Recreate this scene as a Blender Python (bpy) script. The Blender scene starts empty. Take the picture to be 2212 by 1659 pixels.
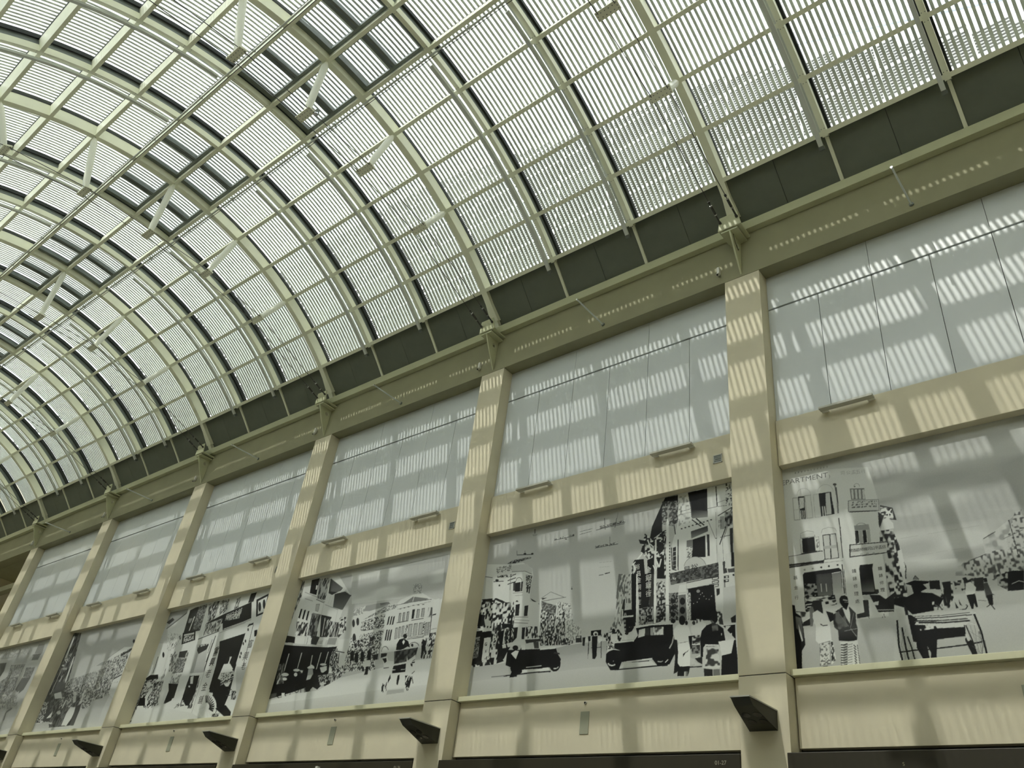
import bpy, math, random
import numpy as np
from mathutils import Matrix, Vector
random.seed(4)
SC = bpy.context.scene
COL = SC.collection
SKY, SUN, EXPO = 5.2, 3.6, 0.13
# ---------------------------------------------------------------- camera
CAM_R = Vector((0.76870212, 0.62761492, 0.12327434)); CAM_U = Vector((0.28230816, -0.50587137, 0.81510506)); CAM_F = Vector((-0.57393306, 0.59177163, 0.56604521))
CAM_C = Vector((6.70068764, -13.81370964, 1.60215582)); FPX = 1746.7889
cd = bpy.data.cameras.new('camera'); cam = bpy.data.objects.new('camera', cd); COL.objects.link(cam)
m = Matrix.Identity(4)
for r in range(3):
    m[r][0] = CAM_R[r]; m[r][1] = CAM_U[r]; m[r][2] = -CAM_F[r]; m[r][3] = CAM_C[r]
cam.matrix_world = m
cd.sensor_fit = 'HORIZONTAL'; cd.sensor_width = 36.0; cd.lens = 36.0*FPX/2212.0
cd.clip_start = 0.05; cd.clip_end = 500
SC.camera = cam
# ---------------------------------------------------------------- sky, sun, exposure
w = bpy.data.worlds.new('world'); SC.world = w; w.use_nodes = True
nt = w.node_tree; nt.nodes.clear()
out = nt.nodes.new('ShaderNodeOutputWorld'); bg = nt.nodes.new('ShaderNodeBackground')
tc = nt.nodes.new('ShaderNodeTexCoord'); no = nt.nodes.new('ShaderNodeTexNoise'); cr = nt.nodes.new('ShaderNodeValToRGB')
no.inputs['Scale'].default_value = 2.2; no.inputs['Detail'].default_value = 4
cr.color_ramp.elements[0].position = 0.35; cr.color_ramp.elements[0].color = (0.62, 0.80, 1.0, 1)
cr.color_ramp.elements[1].position = 0.52; cr.color_ramp.elements[1].color = (1.0, 1.0, 0.98, 1)
nt.links.new(tc.outputs['Generated'], no.inputs['Vector']); nt.links.new(no.outputs['Fac'], cr.inputs['Fac'])
nt.links.new(cr.outputs['Color'], bg.inputs['Color']); bg.inputs['Strength'].default_value = SKY
nt.links.new(bg.outputs[0], out.inputs[0])
sd = bpy.data.lights.new('sun', 'SUN'); sun = bpy.data.objects.new('sun', sd); COL.objects.link(sun)
sun.location = (-8, -22, 60)
sun.rotation_euler = Vector((0.218, 1.0, -1.33)).to_track_quat('-Z', 'Y').to_euler()
sd.energy = SUN; sd.angle = math.radians(0.53); sd.color = (1.0, 0.97, 0.91)
SC.view_settings.view_transform = 'Standard'; SC.view_settings.look = 'None'
SC.view_settings.exposure = EXPO; SC.view_settings.gamma = 1.0
try: SC.view_settings.use_curve_mapping = False
except Exception: pass
SC.cycles.max_bounces = 8; SC.cycles.diffuse_bounces = 5; SC.cycles.transparent_max_bounces = 24
SC.cycles.sample_clamp_indirect = 8.0

# ---------------------------------------------------------------- helpers
Z0 = 6.05                       # height of the pilaster joint above the floor
BAY = 8.0; PW = 0.889           # bay and pilaster width
YC, ZC, RR = -8.204, 4.263 + Z0, 10.55   # vault axis and inner radius
A0, DA = -0.5, 7.27             # angle of crown purlin, angle between purlins
SUB = BAY/3

def srgb(r, g, b):
    f = lambda c: c/12.92 if c <= 0.04045 else ((c+0.055)/1.055)**2.4
    return (f(r/255), f(g/255), f(b/255), 1)

def mat(name, col, rough=0.6, metal=0.0, noise=0.0, nscale=3.0, bump=0.0, bscale=200.0, spec=0.5):
    m = bpy.data.materials.new(name); m.use_nodes = True
    t = m.node_tree; b = t.nodes['Principled BSDF']
    b.inputs['Base Color'].default_value = col; b.inputs['Roughness'].default_value = rough
    b.inputs['Metallic'].default_value = metal; b.inputs['Specular IOR Level'].default_value = spec
    if noise:
        c = t.nodes.new('ShaderNodeTexCoord'); n = t.nodes.new('ShaderNodeTexNoise'); r = t.nodes.new('ShaderNodeValToRGB')
        n.inputs['Scale'].default_value = nscale; n.inputs['Detail'].default_value = 6
        r.color_ramp.elements[0].position = 0.3; r.color_ramp.elements[1].position = 0.7
        r.color_ramp.elements[0].color = (col[0]*(1-noise), col[1]*(1-noise), col[2]*(1-noise), 1)
        r.color_ramp.elements[1].color = (min(1, col[0]*(1+noise)), min(1, col[1]*(1+noise)), min(1, col[2]*(1+noise*0.8)), 1)
        t.links.new(c.outputs['Object'], n.inputs['Vector']); t.links.new(n.outputs['Fac'], r.inputs['Fac'])
        t.links.new(r.outputs['Color'], b.inputs['Base Color'])
    if bump:
        c = t.nodes.new('ShaderNodeTexCoord'); n = t.nodes.new('ShaderNodeTexNoise'); u = t.nodes.new('ShaderNodeBump')
        n.inputs['Scale'].default_value = bscale; u.inputs['Strength'].default_value = bump; u.inputs['Distance'].default_value = 0.003
        t.links.new(c.outputs['Object'], n.inputs['Vector']); t.links.new(n.outputs['Fac'], u.inputs['Height'])
        t.links.new(u.outputs['Normal'], b.inputs['Normal'])
    return m

M = {}
M['stone'] = mat('cream_textured_paint', (0.66, 0.61, 0.455, 1), 0.75, noise=0.05, nscale=1.3, bump=0.35)
M['beam'] = mat('beam_paint', (0.31, 0.30, 0.19, 1), 0.8, noise=0.05, nscale=1.2, bump=0.35)
M['rib'] = mat('pale_green_steel_paint', (0.86, 0.87, 0.70, 1), 0.42, noise=0.03)
M['eave'] = mat('olive_cream_steel_paint', (0.56, 0.57, 0.38, 1), 0.45, noise=0.03)
M['tube'] = mat('white_strut_paint', (0.80, 0.81, 0.70, 1), 0.35)
M['panel'] = mat('white_gloss_panel', (0.60, 0.635, 0.64, 1), 0.28, noise=0.02, nscale=0.8)
M['grey'] = mat('grey_eaves_board', (0.14, 0.155, 0.125, 1), 0.6, noise=0.06)
M['dark'] = mat('dark_gasket_and_shade', (0.025, 0.028, 0.025, 1), 0.6)  # gaskets and joints, also the strips that stand in for shade
M['frame'] = mat('dark_grey_vent_frame', (0.16, 0.18, 0.165, 1), 0.4, metal=0.3)
M['slat'] = mat('aluminium_slat', (0.72, 0.73, 0.68, 1), 0.45, metal=0.0)
M['alu'] = mat('grey_trunking', (0.66, 0.69, 0.66, 1), 0.4, metal=0.2)
M['cable'] = mat('steel_cable', (0.09, 0.09, 0.08, 1), 0.35, metal=0.7)
M['chrome'] = mat('chrome', (0.7, 0.7, 0.68, 1), 0.15, metal=1.0)
M['brown'] = mat('dark_brown_board', (0.022, 0.018, 0.008, 1), 0.5)
M['fixture'] = mat('grey_metal_fixture', (0.50, 0.50, 0.44, 1), 0.4)
M['wedge'] = mat('dark_olive_lamp_body', (0.02, 0.02, 0.008, 1), 0.5)
M['black'] = mat('black_lens', (0.006, 0.006, 0.006, 1), 0.25)
M['white'] = mat('white_plastic', (0.75, 0.75, 0.70, 1), 0.4)
M['patch'] = mat('grey_green_grille', (0.33, 0.34, 0.25, 1), 0.6)
M['number'] = mat('pale_lettering', (0.35, 0.33, 0.25, 1), 0.5)
M['sill'] = mat('pale_sill_paint', (0.66, 0.65, 0.45, 1), 0.5)
M['floor'] = mat('light_floor_tile', (0.27, 0.265, 0.25, 1), 0.4)
M['facade'] = mat('white_outer_facade', (0.82, 0.82, 0.80, 1), 0.7)
M['blade'] = mat('facade_gap_shade', (0.15, 0.15, 0.14, 1), 0.6)  # dark grey for the shadowed gaps drawn on the facades
M['band'] = mat('bluish_parapet', (0.42, 0.44, 0.52, 1), 0.6)
g = bpy.data.materials.new('roof_glass'); g.use_nodes = True; t = g.node_tree; t.nodes.clear()
o_ = t.nodes.new('ShaderNodeOutputMaterial'); mx = t.nodes.new('ShaderNodeMixShader'); tr = t.nodes.new('ShaderNodeBsdfTransparent'); gl = t.nodes.new('ShaderNodeBsdfGlossy')
tr.inputs[0].default_value = (0.95, 0.965, 0.955, 1); gl.inputs['Roughness'].default_value = 0.05; mx.inputs[0].default_value = 0.04
t.links.new(tr.outputs[0], mx.inputs[1]); t.links.new(gl.outputs[0], mx.inputs[2]); t.links.new(mx.outputs[0], o_.inputs[0])
M['glass'] = g

class MB:
    def __init__(s): s.v = []; s.f = []
    def poly(s, pts):
        n = len(s.v); s.v += [tuple(p) for p in pts]; s.f.append(tuple(range(n, n+len(pts)))); return s
    def hexa(s, p):     # 8 points: bottom ring 0-3, top ring 4-7
        n = len(s.v); s.v += [tuple(q) for q in p]
        for f in ((3,2,1,0),(4,5,6,7),(0,1,5,4),(1,2,6,5),(2,3,7,6),(3,0,4,7)): s.f.append(tuple(n+i for i in f))
        return s
    def box(s, x0, x1, y0, y1, z0, z1):
        return s.hexa([(x0,y0,z0),(x1,y0,z0),(x1,y1,z0),(x0,y1,z0),(x0,y0,z1),(x1,y0,z1),(x1,y1,z1),(x0,y1,z1)])
    def prism(s, ring, d):     # ring of 3d points extruded by vector d
        n = len(s.v); k = len(ring); d = Vector(d)
        s.v += [tuple(p) for p in ring] + [tuple(Vector(p)+d) for p in ring]
        s.f.append(tuple(range(n+k-1, n-1, -1))); s.f.append(tuple(range(n+k, n+2*k)))
        for i in range(k):
            j = (i+1) % k; s.f.append((n+i, n+j, n+k+j, n+k+i))
        return s
    def tube(s, a, b, r, r2=None, seg=12, cap=True):
        a = Vector(a); b = Vector(b); r2 = r if r2 is None else r2
        d = (b-a).normalized(); u = d.orthogonal().normalized(); v = d.cross(u); n = len(s.v)
        for p, q in ((a, r), (b, r2)):
            for i in range(seg):
                t = 2*math.pi*i/seg; s.v.append(tuple(p+u*math.cos(t)*q+v*math.sin(t)*q))
        for i in range(seg):
            j = (i+1) % seg; s.f.append((n+i, n+j, n+seg+j, n+seg+i))
        if cap: s.f.append(tuple(n+seg-1-i for i in range(seg))); s.f.append(tuple(n+seg+i for i in range(seg)))
        return s
    def arc(s, x0, x1, r0, r1, a0, a1, n):   # box section swept round the vault axis
        base = len(s.v)
        for i in range(n+1):
            a = math.radians(a0+(a1-a0)*i/n); sn, cs = math.sin(a), math.cos(a)
            for (x, r) in ((x0, r0), (x1, r0), (x1, r1), (x0, r1)): s.v.append((x, YC+r*sn, ZC+r*cs))
        for i in range(n):
            p = base+4*i; q = p+4
            for k in range(4):
                l = (k+1) % 4; s.f.append((p+k, p+l, q+l, q+k))
        s.f.append((base+3, base+2, base+1, base)); e = base+4*n; s.f.append((e, e+1, e+2, e+3))
        return s
    def build(s, name, material, parent=None, origin=None, smooth=False, bevel=0):
        me = bpy.data.meshes.new(name); vs = s.v
        if origin is not None:
            ox, oy, oz = origin; vs = [(a-ox, b-oy, c-oz) for a, b, c in s.v]
        me.from_pydata(vs, [], s.f); me.materials.append(material)
        if smooth:
            me.polygons.foreach_set('use_smooth', [True]*len(me.polygons))
            try: me.set_sharp_from_angle(angle=math.radians(40))
            except Exception: pass
        o = bpy.data.objects.new(name, me); COL.objects.link(o)
        if parent is not None:
            o.parent = parent
        elif origin is not None: o.location = origin
        if bevel:
            b = o.modifiers.new('bevel', 'BEVEL'); b.width = bevel; b.segments = 2; b.limit_method = 'ANGLE'
        return o

def tag(o, label=None, cat=None, group=None, kind=None):
    if label: o['label'] = label
    if cat: o['category'] = cat
    if group: o['group'] = group
    if kind: o['kind'] = kind
    return o
def empty(name, loc, rx=0.0):
    e = bpy.data.objects.new(name, None); COL.objects.link(e); e.location = loc; e.rotation_euler = (rx, 0, 0); e.empty_display_size = 0.2
    return e
def structure(name, mb, m, origin=None, bevel=0): return tag(mb.build(name, m, None, origin, bevel=bevel), kind='structure')
def pol(x, r, a):
    a = math.radians(a); return Vector((x, YC+r*math.sin(a), ZC+r*math.cos(a)))

BAYS = [-1, 0, 1, 2, 3, 4, 5, 6]           # bay b runs from rib x=-8b+PW/2 to the next rib on the right
BN = {-1: 'bay past right edge', 0: 'rickshaw mural bay', 1: 'two cars mural bay', 2: 'ox cart mural bay', 3: 'spoked wheel mural bay',
      4: 'street crowd mural bay', 5: 'palest mural bay', 6: 'bay past last pilaster'}
ORD = ['first', 'second', 'third', 'fourth', 'fifth', 'sixth', 'seventh', 'eighth', 'ninth', 'tenth', 'eleventh', 'twelfth', 'thirteenth']
TH = ['left third', 'middle third', 'right third']
def ribx(b): return -BAY*b + PW/2

# ---------------------------------------------------------------- the setting
XL, XR = -48.6, 17.0
structure('floor', MB().box(XL, XR, -17.2, 3.6, -0.2, 0.0), M['floor'])
structure('wall_front', MB().box(XL, XR, -17.2, -16.95, 0.0, ZC+6.6), M['stone'])
structure('end_blocker_left', MB().box(XL-0.2, XL, -17.2, 3.6, 0.0, ZC+11.2), M['stone'])  # unseen closure added to keep sky light out of the open vault end
structure('end_blocker_right', MB().box(XR, XR+0.2, -17.2, 3.6, 0.0, ZC+11.2), M['stone'])  # same added light block at the right end of the vault
structure('wall_back', MB().box(-40.0, XR, 0.55, 0.8, 0.0, Z0+11.3).box(XL, -47.11, 0.55, 0.8, 0.0, Z0+11.3)
          .box(-47.11, -40.0, 3.2, 3.4, 0, Z0+9.6).box(-40.0, -39.8, 0.8, 3.4, 0, Z0+9.6).box(-47.3, -47.11, 0.8, 3.4, 0, Z0+9.6), M['stone'])
structure('ceiling', MB().box(-47.11, -40.0, 0.55, 3.4, Z0+9.5, Z0+9.7), M['beam'])
structure('trim_1', MB().box(XL, XR, 0.0, 0.56, Z0+9.512, Z0+11.0), M['beam'])
structure('trim_2', MB().box(XL, XR, -0.17, 0.06, Z0+10.84, Z0+11.12), M['eave'], bevel=0.006)
structure('trim_3', MB().box(XL, XR, 0.1, 3.2, Z0+11.32, Z0+11.45).box(XL, XR, -16.9, -16.2, Z0+11.0, Z0+11.2), M['grey'])
structure('trim_4', MB().box(XL, XR, -16.95, -16.24, Z0+9.5, Z0+11.0), M['beam'])
structure('shade_strip', MB().box(-40.0, XR, 0.44, 0.56, Z0-1.5, Z0-1.0), M['dark'])  # dark strip painting the shadow gap above the sign boards
structure('trim_6', MB().box(-47.11, -40.0, 0.9, 1.25, Z0+8.2, Z0+8.5), M['beam'])

PN = {-1: 'at the right edge past the rickshaw mural', 0: 'between two cars and rickshaw murals', 1: 'between ox cart and two cars murals',
      2: 'between spoked wheel and ox cart murals', 3: 'between street crowd and spoked wheel murals',
      4: 'between palest and street crowd murals', 5: 'at left edge beside the palest mural', 6: 'beyond the left edge'}
MURN = {0: 'rickshaw', 1: 'two cars', 2: 'ox cart', 3: 'spoked wheel', 4: 'street crowd', 5: 'palest', -1: 'outermost right'}
for j in range(-1, 6):
    x = -8.0*j
    t = tag(empty('pilaster', (x+PW/2, 0.3, 0)), 'cream wall pilaster ' + PN[j], 'pilaster', 'pilasters along the wall')
    lo = (x+PW/2, 0.3, 0)
    MB().box(x, x+PW, 0, 0.52, 0, Z0-0.008).build('lower_shaft', M['stone'], t, lo, bevel=0.006)
    MB().box(x, x+PW, 0, 0.52, Z0+0.008, Z0+9.5).build('upper_shaft', M['stone'], t, lo, bevel=0.006)
    MB().box(x+0.01, x+PW-0.01, 0.012, 0.51, Z0-0.01, Z0+0.01).build('joint', M['dark'], t, lo)

def number_text(txt, x0, z, h, y, parent=None, m=None, font=None):
    cu = bpy.data.curves.new('lettering', 'FONT'); cu.body = txt; cu.size = h/0.72; cu.extrude = 0.002
    o = bpy.data.objects.new('lettering', cu); COL.objects.link(o)
    bpy.context.view_layer.update()
    dg = bpy.context.evaluated_depsgraph_get(); me = bpy.data.meshes.new_from_object(o.evaluated_get(dg))
    bpy.data.objects.remove(o)
    me.transform(Matrix.Rotation(math.radians(90), 4, 'X'))
    n = bpy.data.objects.new('lettering', me); COL.objects.link(n)
    me.materials.clear(); me.materials.append(m or M['number'])
    me.transform(Matrix.Translation((x0, y, z)))
    if parent: 
        me.transform(Matrix.Translation(-parent.location)); n.parent = parent
    return n

for b in range(0, 6):
    x0 = -8.0*b + PW; x1 = -8.0*b + 8.0; xm = (x0+x1)/2; mn = MURN[b]
    # spandrel, ledge, lower wall
    tag(MB().box(x0+0.012, x1-0.003, 0.31, 0.52, Z0+4.26, Z0+5.355).build('spandrel', M['stone'], None, (xm, 0.4, Z0+4.26), bevel=0.006),
        'cream spandrel band above the %s mural, under the white panels' % mn, 'wall band', 'spandrels between murals and white panels')
    tag(MB().box(x0+0.003, x1-0.003, 0.2, 0.5, Z0+0.0, Z0+0.11).build('mural_ledge', M['sill'], None, (xm, 0.3, Z0), bevel=0.006),
        'pale ledge running under the %s mural' % mn, 'ledge', 'ledges under the murals')
    tag(MB().box(x0+0.025, x1-0.003, 0.31, 0.5, Z0-1.17, Z0-0.002).build('wall_apron', M['stone'], None, (xm, 0.4, Z0-1.17), bevel=0.006),
        'cream plastered wall band below the %s mural ledge' % mn, 'wall band', 'lower wall bands')
    # cladding
    wl = (x1-x0)/6
    cl = tag(empty('white_wall_cladding', (xm, 0.4, Z0+5.36)), 'white gloss wall cladding with a black joint above the %s mural' % mn, 'wall cladding', 'white wall cladding bays')
    for k in range(6):
        MB().box(x0+wl*k+0.006, x0+wl*(k+1)-0.006, 0.38, 0.42, Z0+5.357, Z0+8.465).build('panel', M['panel'], cl, cl.location, bevel=0.002)
    for k in range(3):
        MB().box(x0+2*wl*k+0.005, x0+2*wl*(k+1)-0.005, 0.38, 0.42, Z0+8.505, Z0+9.505).build('panel', M['panel'], cl, cl.location, bevel=0.002)
    MB().box(x0+0.03, x1-0.02, 0.372, 0.381, Z0+8.508, Z0+8.64).build('rail', M['panel'], cl, cl.location)
    MB().box(x0+0.005, x1-0.005, 0.425, 0.435, Z0+5.36, Z0+9.5).build('backing', M['dark'], cl, cl.location)
    # sign board
    sb = tag(empty('shop_signboard', (xm, 0, Z0-2.2)), 'dark brown shop sign board below the %s mural wall band' % mn, 'sign board', 'shop sign boards')
    MB().box(x0-0.06, x1-0.004, -0.03, 0.43, Z0-2.3, Z0-1.30).build('board', M['brown'], sb, sb.location, bevel=0.01)
    if b in (1, 2, 3):
        number_text({1: '01-27', 2: '01-26', 3: '01-25'}[b], x1-0.475 if b == 1 else x1-0.58, Z0-1.473, 0.068, -0.0335, sb)
    if b == 0:
        number_text('S', 1.0+1.62, Z0-1.52, 0.05, -0.0335, sb, M['beam'])
    # small fittings
    for k, (u, v) in enumerate([(1.005, 2.02), (5.02, 6.15)]):
        cx0 = -8.0*b+ (1.90 if k == 0 else 5.93); cx1 = cx0+1.07
        f = tag(empty('wall_uplight', ((cx0+cx1)/2, 0.31, Z0+5.24)), 'grey bar uplight %s end of the spandrel above %s mural' % ('near the left' if k == 0 else 'near the right', mn), 'wall light', 'bar uplights on the spandrels')
        MB().box(cx0, cx1, 0.10, 0.235, Z0+5.225, Z0+5.275).build('housing', M['fixture'], f, f.location, bevel=0.004)
        MB().box(cx0+0.01, cx1-0.01, 0.11, 0.225, Z0+5.275, Z0+5.279).build('lens', M['white'], f, f.location)
        for q in (0, 1):
            bx = cx0+0.005 if q == 0 else cx1-0.145
            MB().box(bx, bx+0.14, 0.235, 0.31, Z0+5.235, Z0+5.26).build('bracket', M['white'], f, f.location, bevel=0.002)
    if b > 0:
        v = tag(empty('vent_grille', (x1-0.45, 0.31, Z0+4.78)), 'small square vent grille at right end of spandrel above %s mural' % mn, 'vent', 'square vent grilles')
        a = x1-0.56; 
        MB().box(a, a+0.21, 0.295, 0.31, Z0+4.68, Z0+4.70).box(a, a+0.21, 0.295, 0.31, Z0+4.87, Z0+4.89).box(a, a+0.02, 0.295, 0.31, Z0+4.68, Z0+4.89).box(a+0.19, a+0.21, 0.295, 0.31, Z0+4.68, Z0+4.89).build('frame', M['fixture'], v, v.location)
        mb = MB()
        for q in range(1, 4): mb.box(a+0.02, a+0.19, 0.298, 0.308, Z0+4.70+0.042*q, Z0+4.708+0.042*q)
        mb.build('louvre', M['fixture'], v, v.location)
        MB().box(a+0.02, a+0.19, 0.306, 0.309, Z0+4.70, Z0+4.87).build('opening', M['frame'], v, v.location)
    px = x0+3.47
    tag(MB().box(px, px+0.215, 0.296, 0.31, Z0-0.80, Z0-0.36).build('speaker_grille', M['patch'], None, (px+0.1, 0.3, Z0-0.8), bevel=0.003),
        'flat grey green speaker grille on the wall below %s mural' % mn, 'speaker', 'flat wall speakers')
    s = tag(empty('wall_sensor', (px+0.1, 0.31, Z0-0.19)), 'tiny round sensor above the flat speaker below %s mural' % mn, 'sensor', 'round wall sensors')
    MB().tube((px+0.1, 0.31, Z0-0.19), (px+0.1, 0.285, Z0-0.19), 0.034, 0.028).build('base', M['fixture'], s, s.location)
    MB().tube((px+0.1, 0.285, Z0-0.19), (px+0.1, 0.272, Z0-0.19), 0.018, 0.012).build('lens', M['black'], s, s.location)
tag(MB().box(-11.35, -11.27, -0.12, -0.03, Z0-1.52, Z0-1.40).build('wall_sensor', M['white'], None, (-11.3, -0.03, Z0-1.4), bevel=0.005),
    'small white box fixed to the brown sign board below ox cart mural', 'sensor')

for j in range(-1, 6):
    x = -8.0*j
    # wedge lamp on the pilaster
    L = tag(empty('wedge_lamp', (x+0.43, 0, Z0-0.62)), 'dark wedge shaped lamp on the foot of pilaster ' + PN[j], 'wall lamp', 'wedge lamps on the pilasters')
    a, c = x+0.174, x+0.688; f0, f1 = x+0.30, x+0.63
    MB().hexa([(a, 0.01, Z0-0.95), (f0, -0.80, Z0-0.74), (f1, -0.80, Z0-0.74), (c, 0.01, Z0-0.95),
               (a, 0.01, Z0-0.635), (f0, -0.93, Z0-0.635), (f1, -0.93, Z0-0.635), (c, 0.01, Z0-0.635)]).build('housing', M['wedge'], L, L.location)
    MB().hexa([(a-0.01, 0, Z0-0.635), (f0-0.01, -0.945, Z0-0.635), (f1+0.01, -0.945, Z0-0.635), (c+0.01, 0, Z0-0.635),
               (a-0.01, 0, Z0-0.615), (f0-0.01, -0.945, Z0-0.615), (f1+0.01, -0.945, Z0-0.615), (c+0.01, 0, Z0-0.615)]).build('top_plate', M['fixture'], L, L.location)
    nrm = Vector((0, -0.21, -0.80)).normalized()
    for q in range(4):
        px = x+0.37+0.2*(q % 2); py = -0.30-0.22*(q//2); pz = Z0-0.95+0.21*(-py)/0.80
        MB().tube(Vector((px, py, pz))-nrm*0.002, Vector((px, py, pz))+nrm*0.006, 0.075, seg=20).build('lens', M['black'], L, L.location)
    # cctv
    v = tag(empty('security_camera', (x-0.13, -0.02, Z0+9.98)), 'white security camera ' + PN[j], 'camera', 'security cameras on the beam')
    MB().box(x-0.165, x-0.095, -0.09, 0.0, Z0+9.82, Z0+10.02).build('housing', M['white'], v, v.location, bevel=0.01)
    MB().tube((x-0.13, -0.03, Z0+9.80), (x-0.13, -0.12, Z0+9.74), 0.035).build('lens_hood', M['fixture'], v, v.location)
    MB().tube((x-0.13, -0.115, Z0+9.743), (x-0.13, -0.125, Z0+9.737), 0.022).build('lens', M['black'], v, v.location)
    # rod lamp
    rx = x+4.40
    R_ = tag(empty('projecting_rod', (rx, 0, Z0+9.68)), 'slim rod with bright tip sticking out of the beam, %s' % BN[j], 'rod', 'rods projecting from the beam')
    MB().tube((rx, 0.0, Z0+9.68), (rx, -1.22, Z0+9.66), 0.022, 0.022).build('shaft', M['alu'], R_, R_.location, smooth=True)
    MB().tube((rx, 0.0, Z0+9.68), (rx, -0.03, Z0+9.68), 0.05).build('base', M['frame'], R_, R_.location)
    MB().tube((rx, -1.22, Z0+9.66), (rx, -1.25, Z0+9.66), 0.032, 0.028).build('tip', M['chrome'], R_, R_.location)
    # rib shoe
    c0 = x+PW/2
    S = tag(empty('rib_bracket', (c0, -0.3, Z0+10.7)), 'pale steel bracket with pointed holed fin, ' + PN[j], 'bracket', 'star brackets holding the main ribs')
    MB().hexa([(c0-0.31, -0.56, Z0+10.70), (c0+0.31, -0.56, Z0+10.70), (c0+0.31, -0.53, Z0+10.70), (c0-0.31, -0.53, Z0+10.70),
               (c0-0.24, -0.60, Z0+11.10), (c0+0.24, -0.60, Z0+11.10), (c0+0.24, -0.57, Z0+11.11), (c0-0.24, -0.57, Z0+11.11)]).build('end_plate', M['eave'], S, S.location, bevel=0.004)
    MB().box(c0-0.29, c0+0.29, -0.55, 0.0, Z0+10.69, Z0+10.735).build('upper_plate', M['eave'], S, S.location, bevel=0.004)
    MB().box(c0-0.23, c0+0.20, -0.55, 0.0, Z0+10.60, Z0+10.645).build('lower_plate', M['eave'], S, S.location, bevel=0.004)
    MB().box(c0-0.1, c0+0.1, -0.5, 0.0, Z0+10.64, Z0+10.70).build('slit_shade', M['dark'], S, S.location)  # dark block standing in for the shaded gap between the plates
    # fin with a hole: triangle ring triangulated round a circle
    A = (-0.56, 10.60); B = (-0.0, 10.60); T = (-0.02, 9.56); H = (-0.16, 10.40); r = 0.075
    ring = [A, (-0.28, 10.60), B, (-0.005, 10.2), T, (-0.30, 10.07)]
    def ray_to(ring, H, th):
        d = (math.cos(th), math.sin(th)); best = 9
        for i in range(len(ring)):
            p, q = ring[i], ring[(i+1) % len(ring)]
            ex, ez = q[0]-p[0], q[1]-p[1]; det = d[0]*(-ez)-d[1]*(-ex)
            if abs(det) < 1e-9: continue
            bx, bz = p[0]-H[0], p[1]-H[1]
            s_ = (bx*(-ez)-bz*(-ex))/det; u_ = (d[0]*bz-d[1]*bx)/det
            if s_ > 0 and -1e-6 <= u_ <= 1+1e-6: best = min(best, s_)
        return (H[0]+d[0]*best, H[1]+d[1]*best)
    ths = sorted(set([2*math.pi*i/32 for i in range(32)]+[math.atan2(p[1]-H[1], p[0]-H[0]) % (2*math.pi) for p in (A, B, T)]))
    mb = MB(); n = len(ths)
    for sx in (-0.02, 0.02):
        for th in ths: p = ray_to(ring, H, th); mb.v.append((c0+sx, p[0], Z0+p[1]))
        for th in ths: mb.v.append((c0+sx, H[0]+r*math.cos(th), Z0+H[1]+r*math.sin(th)))
    for i in range(n):
        k = (i+1) % n
        mb.f.append((i, k, n+k, n+i)); mb.f.append((2*n+k, 2*n+i, 3*n+i, 3*n+k))
        mb.f.append((k, i, 2*n+i, 2*n+k)); mb.f.append((n+i, n+k, 3*n+k, 3*n+i))
    mb.build('fin', M['eave'], S, S.location)
    if j == 0:
        mb = MB(); pts = [(c0+0.03, -0.42, Z0+10.58), (c0+0.04, -0.36, Z0+10.35), (c0+0.05, -0.27, Z0+10.22), (c0+0.04, -0.19, Z0+10.20), (c0+0.025, -0.15, Z0+10.28)]
        for p, q in zip(pts, pts[1:]): mb.tube(p, q, 0.008, seg=6)
        mb.build('loose_wire', M['black'], S, S.location)

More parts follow.
